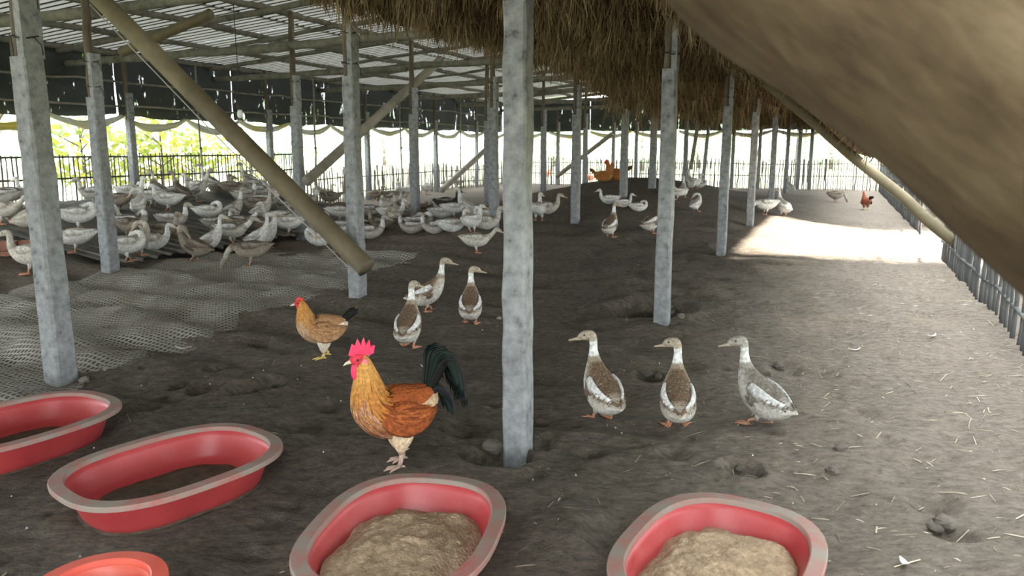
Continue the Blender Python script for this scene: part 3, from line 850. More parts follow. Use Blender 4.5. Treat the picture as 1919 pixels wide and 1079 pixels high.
# ------------------------------------------------------------------ feed troughs
def outline(a, b, n, K=56):
    t = np.arange(K) / K * 2 * math.pi
    c, s = np.cos(t), np.sin(t)
    r = (np.abs(c / a) ** n + np.abs(s / b) ** n) ** (-1 / n)
    return np.stack([r * c, r * s], -1)
def inset(P, a, b, w):                                # shrink an outline by a fixed width
    return P * np.array([(a - w) / a, (b - w) / b])
def trough(x, y, ang, a, b, label, n=2.7, H=.17, mat='red', feed=None, feedlabel='', z=None):
    if z is None: z = float(terrain(x, y)) - .002
    hgt = H - z
    root = empty('feed_trough', (x, y, z), ang); tag(root, label, 'trough', 'red feed troughs')
    O = outline(a, b, n); K = len(O)
    def rings(lst):
        vs = []; fs = []
        for w, zz in lst:
            for q in inset(O, a, b, w): vs.append((q[0], q[1], zz))
        for i in range(len(lst) - 1):
            for k in range(K):
                fs.append((i * K + k, i * K + (k + 1) % K, (i + 1) * K + (k + 1) % K, (i + 1) * K + k))
        return vs, fs
    wall = [(.115, 0), (.105, .006), (.095, .03), (.060, hgt - .045), (.054, hgt - .028), (.056, hgt - .02), (.060, hgt - .022), (.068, hgt - .045), (.10, .05), (.118, .028), (.15, .016), (min(a, b) * .8, .014)]
    vs, fs = rings(wall); m = MB()
    vs.append((0, 0, .014)); c = len(vs) - 1; L_ = (len(wall) - 1) * K
    fs += [(L_ + k, L_ + (k + 1) % K, c) for k in range(K)]
    fs.append(tuple(range(K))[::-1])
    m.add(vs, fs); m.build('tub', M[mat], root)
    rim = [(.050, hgt - .016), (.004, hgt - .026), (0, hgt - .024), (0, hgt - .006), (.003, hgt - .002), (.052, hgt), (.056, hgt - .003), (.058, hgt - .022), (.050, hgt - .016)]
    vs, fs = rings(rim); m = MB(); m.add(vs, fs); ro_ = m.build('rim', M['rim' if mat == 'red' else mat], root)
    ro_.data.set_sharp_from_angle(angle=math.radians(35))
    if feed:
        mt, h0, amp, tilt = feed
        vs = []; fs = []; RN = 26
        for i in range(RN + 1):
            s_ = i / RN
            for q in inset(O, a, b, .09 - .035 * 0):
                px_, py_ = q * s_
                zz = h0 + tilt * px_ / a + amp * float(vnoise(px_ * 14, py_ * 14, 91)) + amp * .6 * float(vnoise(px_ * 40, py_ * 40, 92)) - (.02 + h0 * .25) * s_ ** 4
                vs.append((px_, py_, zz))
        for i in range(RN):
            for k in range(K):
                fs.append((i * K + k, i * K + (k + 1) % K, (i + 1) * K + (k + 1) % K, (i + 1) * K + k))
        m = MB(); m.add(vs, fs); o = m.build('feed', M[mt])
        o.location = (x, y, z); o.rotation_euler = (0, 0, ang); tag(o, feedlabel, 'feed', kind='stuff')
    return root
trough(-2.5583, 3.8109, 1.028, 0.483, 0.374, 'red oval feed trough cut off at the left edge by the broad post', feed=('wetfeed', .030, .006, 0), feedlabel='thin dark layer in the leftmost trough')  # thin dark layer lining the tub
trough(-1.5265, 3.2823, 0.889, 0.477, 0.369, 'long red oval trough left of the rooster, nearly empty', feed=('wetfeed', .034, .008, .0), feedlabel='dark damp mash on the bottom of the long left trough')
trough(-0.3970, 2.6666, 1.384, 0.467, 0.357, 'red trough in the lower centre heaped with tan feed', feed=('feed', .115, .03, -.02), feedlabel='tan grain mash heaped in the lower centre trough')
trough(0.7240, 2.4930, 1.028, 0.459, 0.338, 'red trough at lower right holding pale feed', feed=('feed', .115, .03, .0), feedlabel='pale tan mash filling the lower right trough')
trough(-1.343, 2.289, .3, .214, .214, 'small round orange-red basin at the bottom left', 2.0, .16, 'orange_red', feed=('wetfeed', .028, .005, 0), feedlabel='dark residue in the small round basin')

# ------------------------------------------------------------------ birds
def cmix(a, b, t): return tuple(a[i] + (b[i] - a[i]) * t for i in range(3))
PAL = {  # body, back, head, neck ring, wing top, wing low, under
    'brown': dict(body=(.42, .35, .27), back=(.16, .105, .065), head=(.40, .335, .26), ring=(.74, .73, .71), wt=(.17, .115, .075), wl=(.72, .70, .67), un=(.62, .58, .52)),
    'grey': dict(body=(.36, .33, .29), back=(.17, .145, .12), head=(.36, .33, .29), ring=(.66, .65, .62), wt=(.19, .165, .14), wl=(.55, .54, .52), un=(.50, .47, .42)),
    'pale': dict(body=(.50, .46, .39), back=(.36, .315, .25), head=(.46, .41, .34), ring=(.52, .48, .41), wt=(.38, .335, .27), wl=(.56, .53, .47), un=(.58, .54, .47)),
    'white': dict(body=(.66, .65, .61), back=(.42, .39, .34), head=(.60, .57, .52), ring=(.70, .69, .66), wt=(.40, .36, .31), wl=(.74, .73, .70), un=(.68, .66, .62)),
    'dark': dict(body=(.20, .165, .13), back=(.10, .08, .06), head=(.24, .20, .16), ring=(.36, .32, .27), wt=(.11, .085, .065), wl=(.24, .20, .165), un=(.28, .24, .19)),
    'black': dict(body=(.03, .028, .026), back=(.02, .02, .02), head=(.16, .14, .12), ring=(.04, .04, .038), wt=(.02, .02, .02), wl=(.22, .20, .18), un=(.05, .045, .04)),
}
# spine rows x, y, z, half-width, half-height; head rows start after the neck rows
BODY = {
    'up': ([(-.215, 0, .165, .010, .005), (-.185, 0, .168, .036, .018), (-.135, 0, .168, .072, .055), (-.065, 0, .178, .094, .088), (.010, 0, .212, .095, .094), (.062, 0, .262, .080, .076), (.095, 0, .315, .054, .052)]),
    'flat': ([(-.250, 0, .262, .010, .005), (-.215, 0, .252, .038, .018), (-.160, 0, .232, .075, .052), (-.080, 0, .214, .098, .088), (.010, 0, .206, .098, .094), (.085, 0, .212, .082, .078), (.135, 0, .236, .054, .052)]),
}
NECK = {
    ('up', 'alert'): ([(.112, 0, .362, .034, .034), (.120, 0, .410, .023, .023), (.124, 0, .450, .022, .022)], (.126, 0, .474)),
    ('flat', 'alert'): ([(.165, 0, .275, .036, .036), (.172, 0, .320, .027, .027), (.172, 0, .358, .025, .025)], (.174, 0, .380)),
    ('flat', 'low'): ([(.180, 0, .262, .036, .036), (.215, 0, .290, .027, .027), (.238, 0, .318, .025, .025)], (.250, 0, .336)),
    ('flat', 'down'): ([(.185, 0, .225, .035, .035), (.225, 0, .180, .027, .027), (.245, 0, .130, .025, .025)], (.255, 0, .105)),
    ('up', 'preen'): ([(.115, .008, .362, .034, .034), (.110, .022, .398, .027, .027), (.090, .050, .412, .025, .025)], (.068, .072, .400)),
    ('flat', 'preen'): ([(.150, .01, .285, .036, .036), (.140, .035, .318, .028, .028), (.110, .070, .322, .026, .026)], (.082, .090, .305)),
    ('up', 'stretch'): ([(.125, 0, .370, .036, .036), (.150, 0, .425, .028, .028), (.172, 0, .480, .025, .025)], (.182, 0, .505)),
}
HEADDIR = {'alert': (0, -.12), 'low': (0, -.25), 'down': (0, -1.1), 'preen': (2.5, -.75), 'stretch': (0, -.1)}
def bird_body(rows, n, N, colf):
    S = spline(rows, n)
    m = MB(); m.loft(S[:, :3], np.maximum(S[:, 3], .003), np.maximum(S[:, 4], .003), N, (0, 1, 0), colf)
    return m, S
def web_foot(m, x, y, z, col, yaw=0.0, s=1.0):
    c, sn = math.cos(yaw), math.sin(yaw)
    R = lambda a, b, h: (x + (a * c - b * sn) * s, y + (a * sn + b * c) * s, z + h)
    pts = [(-.012, 0), (.0, -.012), (.060, -.036), (.050, -.016), (.075, 0), (.050, .016), (.060, .036), (.0, .012)]
    vs = [R(a, b, .010 if i in (0, 1, 7) else .005) for i, (a, b) in enumerate(pts)] + [R(a, b, 0) for a, b in pts]
    fs = [tuple(range(8)), tuple(range(15, 7, -1))] + [(i, i + 8, (i + 1) % 8 + 8, (i + 1) % 8) for i in range(8)]
    m.add(vs, fs, col)
    for a, b in ((.060, -.036), (.075, 0), (.060, .036)):
        m.tube([R(0, 0, .011), R(a * .6, b * .6, .009), R(a, b, .004)], [.006, .005, .003], 5, col)
    m.tube([R(-.005, 0, .010), R(-.022, .004, .004)], [.005, .002], 5, col)
def make_duck(bp, nk, colour, sit=False, turn=0.0, hi=False, stride=0.0, name='duck'):
    p = PAL[colour]; root = empty(name)
    body = [list(r) for r in BODY[bp]]
    neck, piv = NECK[(bp, nk)]
    neck = [list(r) for r in neck]
    yaw0, pit0 = HEADDIR[nk]; yaw = yaw0 + turn
    dirv = np.array([math.cos(yaw) * math.cos(pit0), math.sin(yaw) * math.cos(pit0), math.sin(pit0)])
    piv = np.array(piv)
    head = [(*(piv + dirv * d + np.array([0, 0, e])), w, h) for d, e, w, h in ((.010, .010, .026, .028), (.034, .015, .028, .029), (.058, .011, .024, .024), (.076, .004, .017, .017), (.084, .0, .008, .010))]
    rows = np.array(body + neck + head, float)
    drop = .108 if sit else (.045 if bp == 'up' else .035)
    rows[:, 2] -= drop
    nb, nn, nh = len(body), len(neck), len(head); tot = nb + nn + nh - 1
    tN0, tN1 = (nb - .3) / tot, (nb + nn - .8) / tot
    def colf(t, th, q):
        up = math.sin(th)
        mott = float(vnoise(q[0] * 70, q[2] * 70 + q[1] * 55, 5)) * .5
        if t > tN1: c = p['head']
        elif t > tN0 + .035: c = p['ring']
        elif t > tN0 - .02: c = cmix(p['body'], p['back'], .35)
        else:
            c = cmix(p['un'], p['body'], min(1, max(0, up * .8 + .55)))
            if up > .15: c = cmix(c, p['back'], min(1, (up - .15) * 1.8) * (1 if t > .16 else .5))
            if t < .12: c = cmix(c, p['un'], .4)
        return tuple(max(.01, k * (1 + mott * .7)) for k in c)
    m, S = bird_body(rows, 60 if hi else 34, 22 if hi else 12, colf)
    bod = m.build('body', M['feather'], root)
    # bill
    hp = piv + np.array([0, 0, -drop]); side = np.array([-math.sin(yaw), math.cos(yaw), 0.])
    bc = {'brown': (.50, .40, .28), 'grey': (.44, .38, .30), 'pale': (.56, .42, .27), 'white': (.62, .46, .28), 'dark': (.32, .26, .18), 'black': (.25, .2, .15)}[colour]
    bd = dirv + np.array([0, 0, -.16]); B = [hp + dirv * .074 + bd * d + np.array([0, 0, .0]) for d in (0, .018, .04, .058, .066)]
    m = MB(); m.loft(B, [.013, .012, .0145, .0135, .005], [.014, .009, .006, .0045, .003], 10, side, bc); m.build('bill', M['bill'], bod)
    # wings lie folded on the flanks
    for sg in (1, -1):
        if bp == 'up': Wp = [(.070, .060, .262, .004, .010), (.045, .082, .243, .014, .050), (-.020, .094, .208, .016, .066), (-.090, .082, .186, .014, .052), (-.150, .052, .176, .010, .030), (-.198, .020, .172, .004, .010)]
        else: Wp = [(.100, .058, .232, .004, .010), (.070, .084, .230, .014, .050), (-.005, .097, .222, .016, .062), (-.085, .090, .226, .014, .050), (-.165, .058, .244, .010, .028), (-.225, .022, .262, .004, .010)]
        Wr = spline([(a, (b - .014) * sg, c - drop + .012, d, e * .9) for a, b, c, d, e in Wp], 26 if hi else 14)
        def wc(t, th, q, sg=sg):
            k = math.sin(th)
            st = float(vnoise(q[0] * 120, q[2] * 60, 6))
            c = p['wl'] if (k < -.05 and .22 < t < .86) else p['wt']
            if t > .86: c = cmix(p['wt'], p['back'], .6)
            return tuple(max(.01, x * (1 + st * .7)) for x in c)
        m = MB(); m.loft(Wr[:, :3], np.maximum(Wr[:, 3], .002), np.maximum(Wr[:, 4], .004), 16 if hi else 10, (0, 1, 0), wc); m.build('wing', M['feather'], root)
    # legs
    lc = (.52, .24, .14) if colour in ('pale', 'brown') else (.46, .25, .16)
    if not sit:
        hx = -.010 if bp == 'up' else -.005
        for sg in (1, -1):
            fx = hx + .012 + stride * sg * .06
            m = MB(); m.tube([(hx, .042 * sg, .155 - drop), (hx - .004, .044 * sg, .110 - drop), (hx + .004, .044 * sg, .085 - drop)], [.026, .018, .010], 8, cmix(p['un'], p['body'], .5))
            m.tube([(hx + .002, .044 * sg, .095 - drop), (fx - .004, .045 * sg, .030), (fx, .045 * sg, .008)], [.009, .0075, .0085], 7, lc)
            web_foot(m, fx, .045 * sg, 0, lc, .15 * sg); m.build('leg', M['leg'], root)
    else:
        m = MB(); m.ball((.0, 0, .045), (.10, .072, .045), 12, 8, p['un']); m.build('belly', M['feather'], root)
    if hi:
        for sg in (1, -1):
            e = hp + dirv * .045 + np.array([0, 0, .020]) + side * .0275 * sg
            m = MB(); m.ball(e, .0052, 8, 6, (.01, .01, .01)); m.build('eye', M['eye'], bod)
        # feather tips over the back, small scales with real edges
        m = MB(); rs = random.Random(5)
        for _ in range(240):
            t = rs.uniform(.10, .50); i = int(t * (len(S) - 1)); a = rs.uniform(.25, math.pi - .25)
            Tn = S[min(i + 1, len(S) - 1), :3] - S[max(i - 1, 0), :3]; Tn /= np.linalg.norm(Tn)
            sd = np.array([0, 1., 0]); up = np.cross(Tn, sd)
            nrm = sd * math.cos(a) + up * math.sin(a); ac = np.cross(Tn, nrm)
            q = S[i, :3] + sd * S[i, 3] * math.cos(a) + up * S[i, 4] * math.sin(a)
            c = cmix(p['back'], p['body'], rs.uniform(0, .75)); l = .020; w_ = .007
            m.add([q + nrm * .001, q - Tn * l * .5 + ac * w_ + nrm * .003, q - Tn * l + nrm * .005, q - Tn * l * .5 - ac * w_ + nrm * .003], [(0, 1, 2, 3)], c)
        m.build('back_feathers', M['feather'], bod, False)
    return root

POSE = {'A': ('up', 'alert', False), 'S': ('up', 'stretch', False), 'L': ('flat', 'alert', False), 'W': ('flat', 'low', False), 'D': ('flat', 'down', False),
        'P': ('up', 'preen', False), 'Q': ('flat', 'preen', False), 'R': ('flat', 'alert', True), 'T': ('flat', 'preen', True)}
PTXT = {'A': 'standing upright', 'S': 'stretching up', 'L': 'standing level', 'W': 'leaning forward', 'D': 'with lowered head',
        'P': 'upright and preening', 'Q': 'preening over its back', 'R': 'resting with head up', 'T': 'resting with tucked head'}
CTXT = {'brown': 'brown-backed duck', 'grey': 'grey-brown duck', 'pale': 'pale buff duck', 'white': 'whitish duck', 'dark': 'dark brown duck', 'black': 'black duck'}
# foreground ducks, each built on its own: px, py of the feet, heading, head turn, colour
NEAR = [(803, 582, 8, 0, 'brown', 'alert', 'up', .4, 'brown and white duck facing right, behind two others left of the central post', 1.0),
        (766, 650, 84, -.5, 'brown', 'alert', 'up', .5, 'duck seen from behind walking away, above and right of the rooster', 1.0),
        (882, 606, 90, -1.2, 'brown', 'alert', 'up', .3, 'duck seen from behind with head turned right, beside the central post', .98),
        (1128, 784, 110, .9, 'brown', 'alert', 'up', .2, 'white-necked duck with white wing patch, leftmost of the right-hand trio', 1.0),
        (1268, 798, 82, 1.15, 'brown', 'alert', 'up', -.2, 'white-necked duck with white rump, middle of the right-hand trio', .97),
        (1424, 795, 128, .6, 'grey', 'alert', 'up', .7, 'greyish duck walking off, rightmost of the right-hand trio', .98),
        (893, 473, 4, 0, 'pale', 'low', 'flat', .2, 'large pale duck facing right just left of the central post', .98),
        (62, 512, 178, 0, 'pale', 'alert', 'flat', .1, 'pale duck facing left by the brick stack at the left edge', 1.25),
        (1143, 444, 60, -1.0, 'brown', 'alert', 'up', .2, 'brown duck on the mound slope walking right, white wing stripe', 1.08),
        (1222, 437, 25, -.2, 'brown', 'alert', 'up', .2, 'brown duck half hidden behind the post in the pit', 1.08)]
for px, py, hd, tn, colr, nk, bp, st, lab, sc in NEAR:
    x, y, z = march(px, py)
    d = make_duck(bp, nk, colr, False, tn, True, st); d.location = (x, y, z - .004); d.rotation_euler = (0, 0, math.radians(hd)); d.scale = (sc * 1.08,) * 3
    tag(d, lab, 'duck', 'ducks in the open foreground')
# the flock: px, py of the feet, heading in degrees, pose, colour
FLOCK = [(10, 420, 0, 'W', 'pale'), (3, 392, 200, 'L', 'grey'), (60, 384, 180, 'L', 'white'), (74, 374, 150, 'A', 'white'), (62, 434, 60, 'P', 'pale'), (142, 475, 200, 'D', 'white'), (150, 432, 20, 'Q', 'white'),
         (188, 414, 70, 'D', 'white'), (178, 386, 180, 'L', 'grey'), (222, 396, 180, 'L', 'dark'), (247, 382, 10, 'L', 'white'), (262, 384, 0, 'R', 'dark'), (287, 388, 180, 'L', 'white'),
         (301, 379, 160, 'A', 'grey'), (316, 396, 190, 'L', 'white'), (343, 380, 165, 'S', 'dark'), (262, 404, 90, 'P', 'white'), (248, 432, 0, 'T', 'grey'), (246, 448, 320, 'D', 'dark'), (240, 491, 40, 'Q', 'white'),
         (264, 492, 60, 'P', 'pale'), (290, 503, 0, 'R', 'white'), (306, 446, 5, 'R', 'dark'), (326, 438, 0, 'L', 'grey'), (364, 489, 190, 'P', 'dark'), (372, 386, 20, 'S', 'grey'), (370, 368, 180, 'L', 'white'),
         (393, 418, 20, 'Q', 'white'), (396, 475, 10, 'A', 'white'), (432, 446, 170, 'D', 'dark'), (438, 473, 0, 'W', 'grey'), (416, 364, 30, 'R', 'dark'), (437, 416, 5, 'A', 'grey'), (460, 387, 60, 'L', 'grey'),
         (425, 364, 90, 'R', 'dark'), (455, 364, 170, 'R', 'grey'), (470, 360, 200, 'A', 'grey'), (490, 376, 0, 'Q', 'grey'), (501, 397, 0, 'L', 'grey'), (493, 412, 0, 'A', 'pale'), (449, 441, 5, 'W', 'grey'),
         (482, 418, 180, 'D', 'dark'), (486, 467, 5, 'A', 'white'), (500, 470, 0, 'A', 'white'), (470, 497, 190, 'D', 'dark'), (541, 447, 190, 'D', 'white'), (543, 434, 30, 'P', 'grey'), (535, 397, 150, 'R', 'grey'),
         (600, 461, 180, 'T', 'white'), (586, 442, 20, 'T', 'grey'), (638, 417, 0, 'L', 'white'), (640, 438, 180, 'R', 'grey'), (650, 447, 10, 'R', 'white'), (618, 386, 170, 'Q', 'dark'), (640, 387, 30, 'R', 'dark'),
         (610, 366, 0, 'R', 'dark'), (592, 370, 90, 'L', 'grey'), (648, 364, 180, 'A', 'grey'), (696, 414, 10, 'L', 'grey'), (715, 431, 180, 'R', 'dark'), (735, 420, 0, 'L', 'white'), (741, 408, 30, 'A', 'grey'),
         (753, 412, 180, 'A', 'grey'), (741, 430, 90, 'Q', 'pale'), (772, 438, 180, 'R', 'grey'), (787, 439, 10, 'T', 'grey'), (703, 377, 0, 'L', 'dark'), (730, 377, 180, 'D', 'dark'), (746, 370, 100, 'L', 'grey'),
         (762, 370, 180, 'L', 'white'), (693, 448, 0, 'R', 'grey'), (800, 365, 60, 'Q', 'white'), (838, 400, 15, 'L', 'black'), (851, 409, 20, 'D', 'white'), (875, 406, 170, 'A', 'white'), (830, 414, 0, 'T', 'white'),
         (885, 437, 60, 'L', 'white'), (848, 440, 15, 'R', 'white'), (815, 438, 180, 'R', 'grey'), (910, 433, 0, 'R', 'pale'), (911, 415, 180, 'T', 'white'), (840, 354, 20, 'L', 'white'), (856, 352, 180, 'L', 'grey'),
         (890, 349, 90, 'Q', 'white'), (792, 402, 0, 'T', 'dark'), (1010, 414, 90, 'L', 'white'), (1024, 412, 0, 'R', 'pale'), (1197, 396, 0, 'T', 'white'), (1168, 391, 20, 'R', 'white'), (1141, 389, 180, 'R', 'white'),
         (1304, 396, 30, 'P', 'white'), (1269, 374, 180, 'Q', 'white'), (1280, 373, 70, 'A', 'white'), (1294, 355, 90, 'A', 'white'), (1303, 359, 30, 'L', 'white'), (1310, 358, 0, 'T', 'grey'), (1434, 402, 180, 'D', 'white'),
         (1467, 404, 110, 'A', 'white'), (1481, 363, 90, 'A', 'white'), (1566, 379, 0, 'D', 'dark'), (1731, 424, 100, 'L', 'dark'), (25, 398, 10, 'L', 'grey'), (330, 372, 0, 'R', 'grey'), (395, 368, 180, 'A', 'grey'), (440, 372, 0, 'L', 'dark'),
         (515, 372, 180, 'R', 'grey'), (478, 366, 10, 'L', 'grey'), (520, 420, 200, 'R', 'white'), (470, 440, 180, 'R', 'dark'), (410, 440, 10, 'R', 'grey'), (660, 372, 0, 'R', 'dark'), (575, 392, 20, 'L', 'grey')]
proto = {}; made = []; spots = [tuple(o_.location)[:2] for o_ in list(COL.objects) if o_.parent is None and o_.name.startswith('duck') and o_.get('category') == 'duck']
def bird_ground(px, py):
    """first hit of the pixel's ray with the floor or the ramp"""
    d = ray(px, py); t = np.arange(3.0, 45, .02)
    q = np.array([0, 0, CH]) + d * t[:, None]
    u, v = UV(q[:, 0], q[:, 1])
    g = terrain(q[:, 0], q[:, 1])
    on = (u > -12.2) & (u < -8.3) & (v > 7.0) & (v < 13.9)
    g = np.where(on, np.maximum(g, np.clip((-8.35 - u) / 3.4, 0, 1) * .52 + .11), g)
    k = np.argmax(q[:, 2] < g)
    if q[k, 2] >= g[k]: return march(px, py)
    return float(q[k, 0]), float(q[k, 1]), float(g[k])
for px, py, hd, po, colr in FLOCK:
    x, y, z = bird_ground(px, py)
    vw = np.array([x, y]) / math.hypot(x, y)
    for _ in range(12):
        near_ = [q for q in spots if math.hypot(q[0] - x, q[1] - y) < .36]
        if not near_: break
        x += vw[0] * .08; y += vw[1] * .08
    spots.append((x, y)); z = ramp_z(x, y)
    key = (po, colr)
    if key not in proto:
        bp, nk, sit = POSE[po]; d = make_duck(bp, nk, colr, sit, random.uniform(-.4, .4), False, random.uniform(-.3, .5)); proto[key] = d
    else: d = copy_tree(proto[key])
    s = random.uniform(1.16, 1.32)
    if 1120 < px < 1330: s *= .72
    u, v = UV(x, y)
    d.location = (x, y, z - .004); d.rotation_euler = (0, 0, math.radians(hd + random.uniform(-12, 12))); d.scale = (s, s, s)
    where = 'on the dark ramp' if (u < -8.4 and v < 14) else ('by the left fence' if u < -8.4 else ('on the mound' if (-6 < u < -.2 and v > 10) else ('near the sunny right side' if u > -1.5 else ('at the foot of the ramp' if v < 11 else 'in the muddy hollow'))))
    made.append((px, d, CTXT[colr] + ' ' + PTXT[po] + ' ' + where))
from collections import defaultdict
grp = defaultdict(list)
for px, d, lab in made: grp[lab].append((px, d))
NUM = ['first', 'second', 'third', 'fourth', 'fifth', 'sixth', 'seventh', 'eighth', 'ninth', 'tenth']
for lab, L_ in grp.items():
    L_.sort(key=lambda q: q[0])
    for i, (px, d) in enumerate(L_):
        tag(d, lab if len(L_) == 1 else f'{lab}, {NUM[i]} from left', 'duck', 'flock of ducks')

# chickens
def make_chicken(kind, sit=False, hi=True, name='chicken', cols=None):
    root = empty(name)
    C = cols
    drop = .155 if sit else (.055 if kind == 'rooster' else .03)
    if kind == 'rooster':
        rows = [(-.185, 0, .385, .012, .020), (-.160, 0, .368, .050, .055), (-.105, 0, .335, .085, .090), (-.030, 0, .312, .100, .112), (.045, 0, .316, .098, .112), (.100, 0, .350, .082, .098), (.122, 0, .405, .062, .074), (.128, 0, .455, .048, .055),
                (.134, 0, .500, .037, .041), (.140, 0, .532, .030, .033), (.150, 0, .556, .029, .032), (.168, 0, .568, .028, .029), (.186, 0, .565, .021, .022), (.198, 0, .560, .010, .011)]
    else:
        rows = [(-.185, 0, .300, .012, .018), (-.160, 0, .290, .045, .046), (-.105, 0, .268, .080, .082), (-.030, 0, .252, .096, .102), (.045, 0, .256, .092, .102), (.095, 0, .290, .074, .086), (.115, 0, .335, .054, .062), (.122, 0, .375, .041, .046),
                (.128, 0, .405, .032, .035), (.134, 0, .428, .027, .029), (.146, 0, .446, .027, .029), (.162, 0, .452, .025, .026), (.178, 0, .449, .018, .019), (.188, 0, .445, .009, .010)]
    R_ = np.array(rows, float); R_[:, 2] -= drop
    def colf(t, th, q):
        up = math.sin(th); n = float(vnoise(q[0] * 90, q[2] * 60 + q[1] * 70, 15))
        if t > .80: c = C['face']
        elif t > .44: c = cmix(C['hackle2'], C['hackle'], (t - .44) / .36)
        else:
            c = cmix(C['belly'], C['body'], min(1, max(0, up * 1.6 + 1.0)))
            if t < .24 and up < .3: c = cmix(c, C['belly'], .85)
        return tuple(max(.008, k * (1 + n * .6)) for k in c)
    m, S = bird_body(R_, 64 if hi else 30, 24 if hi else 12, colf)
    bod = m.build('body', M['feather'], root)
    def layer(t0, t1, a0, a1, cnt, ln, wd, cf, nm, seed, lift=.003, mat='feather', S=S, par=None):
        m = MB(); rs = random.Random(seed)
        for k in range(cnt):
            t = rs.uniform(t0, t1); a = rs.uniform(a0, a1)
            pts = []; nr = []; ac = []
            for g in (0, .35, .7, 1.0):
                i = (t - g * ln) * (len(S) - 1); i0 = int(max(1, min(len(S) - 2, i))); f = max(0, min(1, i - i0))
                s_ = S[i0] * (1 - f) + S[i0 + 1] * f
                Tn = S[i0 + 1, :3] - S[i0 - 1, :3]; Tn /= np.linalg.norm(Tn)
                sd = np.array([0, 1., 0]); up = np.cross(Tn, sd)
                nn_ = sd * math.cos(a) + up * math.sin(a)
                pts.append(s_[:3] + sd * s_[3] * math.cos(a) + up * s_[4] * math.sin(a) + nn_ * (lift + .007 * g)); nr.append(nn_); ac.append(np.cross(Tn, nn_))
            c = cf(rs.random(), t); vs = []
            for j, wj in enumerate((.5, 1.0, .8, .12)):
                vs += [pts[j] + ac[j] * wd * wj, pts[j] + nr[j] * .0016, pts[j] - ac[j] * wd * wj]
            fs = []
            for j in range(3):
                b0 = j * 3; fs += [(b0, b0 + 1, b0 + 4, b0 + 3), (b0 + 1, b0 + 2, b0 + 5, b0 + 4)]
            m.add(vs, fs, c)
        return m.build(nm, M[mat], par or bod, True)
    if hi:
        layer(.46, .80, 0, 2 * math.pi, 420, .16, .0065, lambda r, t: cmix(C['hackle2'], C['hackle'], min(1, max(0, (t - .46) / .30 + r * .35 - .15))), 'hackle', 1)
        layer(.12, .36, .3, math.pi - .3, 240, .13, .0065, lambda r, t: cmix(C['saddle'], C['body'], r), 'saddle_feathers', 2)
        layer(.26, .52, math.pi + .3, 2 * math.pi - .3, 200, .09, .008, lambda r, t: cmix(C['body'], C['belly'], r * .7), 'breast_feathers', 3)
    for sg in (1, -1):                                # folded wings
        dz = (.0 if kind == 'rooster' else -.058) - drop
        Wp = [(.078, .070, .345 + dz, .006, .014), (.055, .092, .325 + dz, .016, .060), (-.010, .104, .305 + dz, .018, .078), (-.080, .094, .300 + dz, .015, .062), (-.140, .066, .312 + dz, .010, .034), (-.178, .040, .325 + dz, .004, .010)]
        Wr = spline([(a, b * sg, c, d, e) for a, b, c, d, e in Wp], 26)
        def wc(t, th, q):
            st = float(vnoise(q[0] * 130, q[2] * 50, 16)); c = cmix(C['wing'], C['body'], max(0, math.sin(th)) * .6) if t < .8 else cmix(C['wing'], C['tail'], (t - .8) * 3)
            return tuple(max(.008, x * (1 + st * .7)) for x in c)
        m = MB(); m.loft(Wr[:, :3], np.maximum(Wr[:, 3], .002), np.maximum(Wr[:, 4], .004), 16, (0, 1, 0), wc); wg = m.build('wing', M['feather'], root)
        if hi:
            ca = 0.0 if sg > 0 else math.pi
            # the wing loft runs front to back: reverse it so the barbs point to the tail
            layer(.30, 1.0, ca - 1.35, ca + 1.35, 170, .20, .0075, lambda r, t: tuple(k * (.65 + .75 * r) for k in cmix(C['wing'], C['hackle2'], .25 * r)), 'wing_feathers', 8 + sg, .0015, 'feather', Wr[::-1], wg)
    # tail
    def tailf(path, w0, col, mat, nm='tail_feather'):
        P = spline(path, 14); m = MB(); n = len(P); t = np.linspace(0, 1, n)
        w_ = w0 * np.clip(np.minimum(t * 5 + .35, (1 - t) * 3.2 + .08), 0, 1)
        m.loft(P, np.full(n, .0022), w_, 8, (0, 1, 0), col); m.build(nm, M[mat], root)
    rs = random.Random(3)
    if kind == 'rooster':
        for k in range(17):
            y = ((k * 7) % 17 - 8) * .0045; f = k / 16; h = .17 - .10 * abs(f - .35); 
            path = [(-.140, y * .5, .372 - drop), (-.160 - .03 * f, y, .43 + h * .25 - drop), (-.170 - .06 * f, y * 1.5, .465 + h * .55 - drop - .02 * f), (-.198 - .07 * f, y * 2, .460 + h * .72 - .05 * f - drop), (-.238 - .06 * f, y * 2.5, .425 + h * .5 - .09 * f - drop), (-.262 - .045 * f, y * 3, .365 + h * .25 - .10 * f - drop)]
            tailf(path, .022, tuple(c * rs.uniform(.7, 1.4) for c in C['tail']), 'glossfeather')
        for k in range(10):
            y = (k - 4.5) * .010
            tailf([(-.140, y * .6, .360 + .005 * k % .02 - drop), (-.178, y, .400 - drop), (-.208, y * 1.5, .392 - .01 * (k % 3) - drop), (-.235, y * 1.8, .345 - .012 * (k % 4) - drop), (-.240, y * 2, .290 - .01 * (k % 3) - drop)], .013, tuple(c * rs.uniform(.8, 2.2) for c in C['tail']), 'glossfeather', 'tail_covert')
    else:
        for k in range(9):
            y = (k - 4) * .007
            tailf([(-.140, y * .6, .295 - drop), (-.180, y, .325 - drop + .004 * (k % 3)), (-.225, y * 1.5, .352 - drop + .01 * (k % 3)), (-.262 - .004 * (k % 2), y * 1.9, .368 - drop + .012 * (k % 4))], .024, C['tail'] if k % 3 else cmix(C['tail'], C['body'], .5), 'feather')
    # head gear
    hz = (R_[11][0], R_[11][2])
    sc_ = 1.22 if kind == 'rooster' else .62
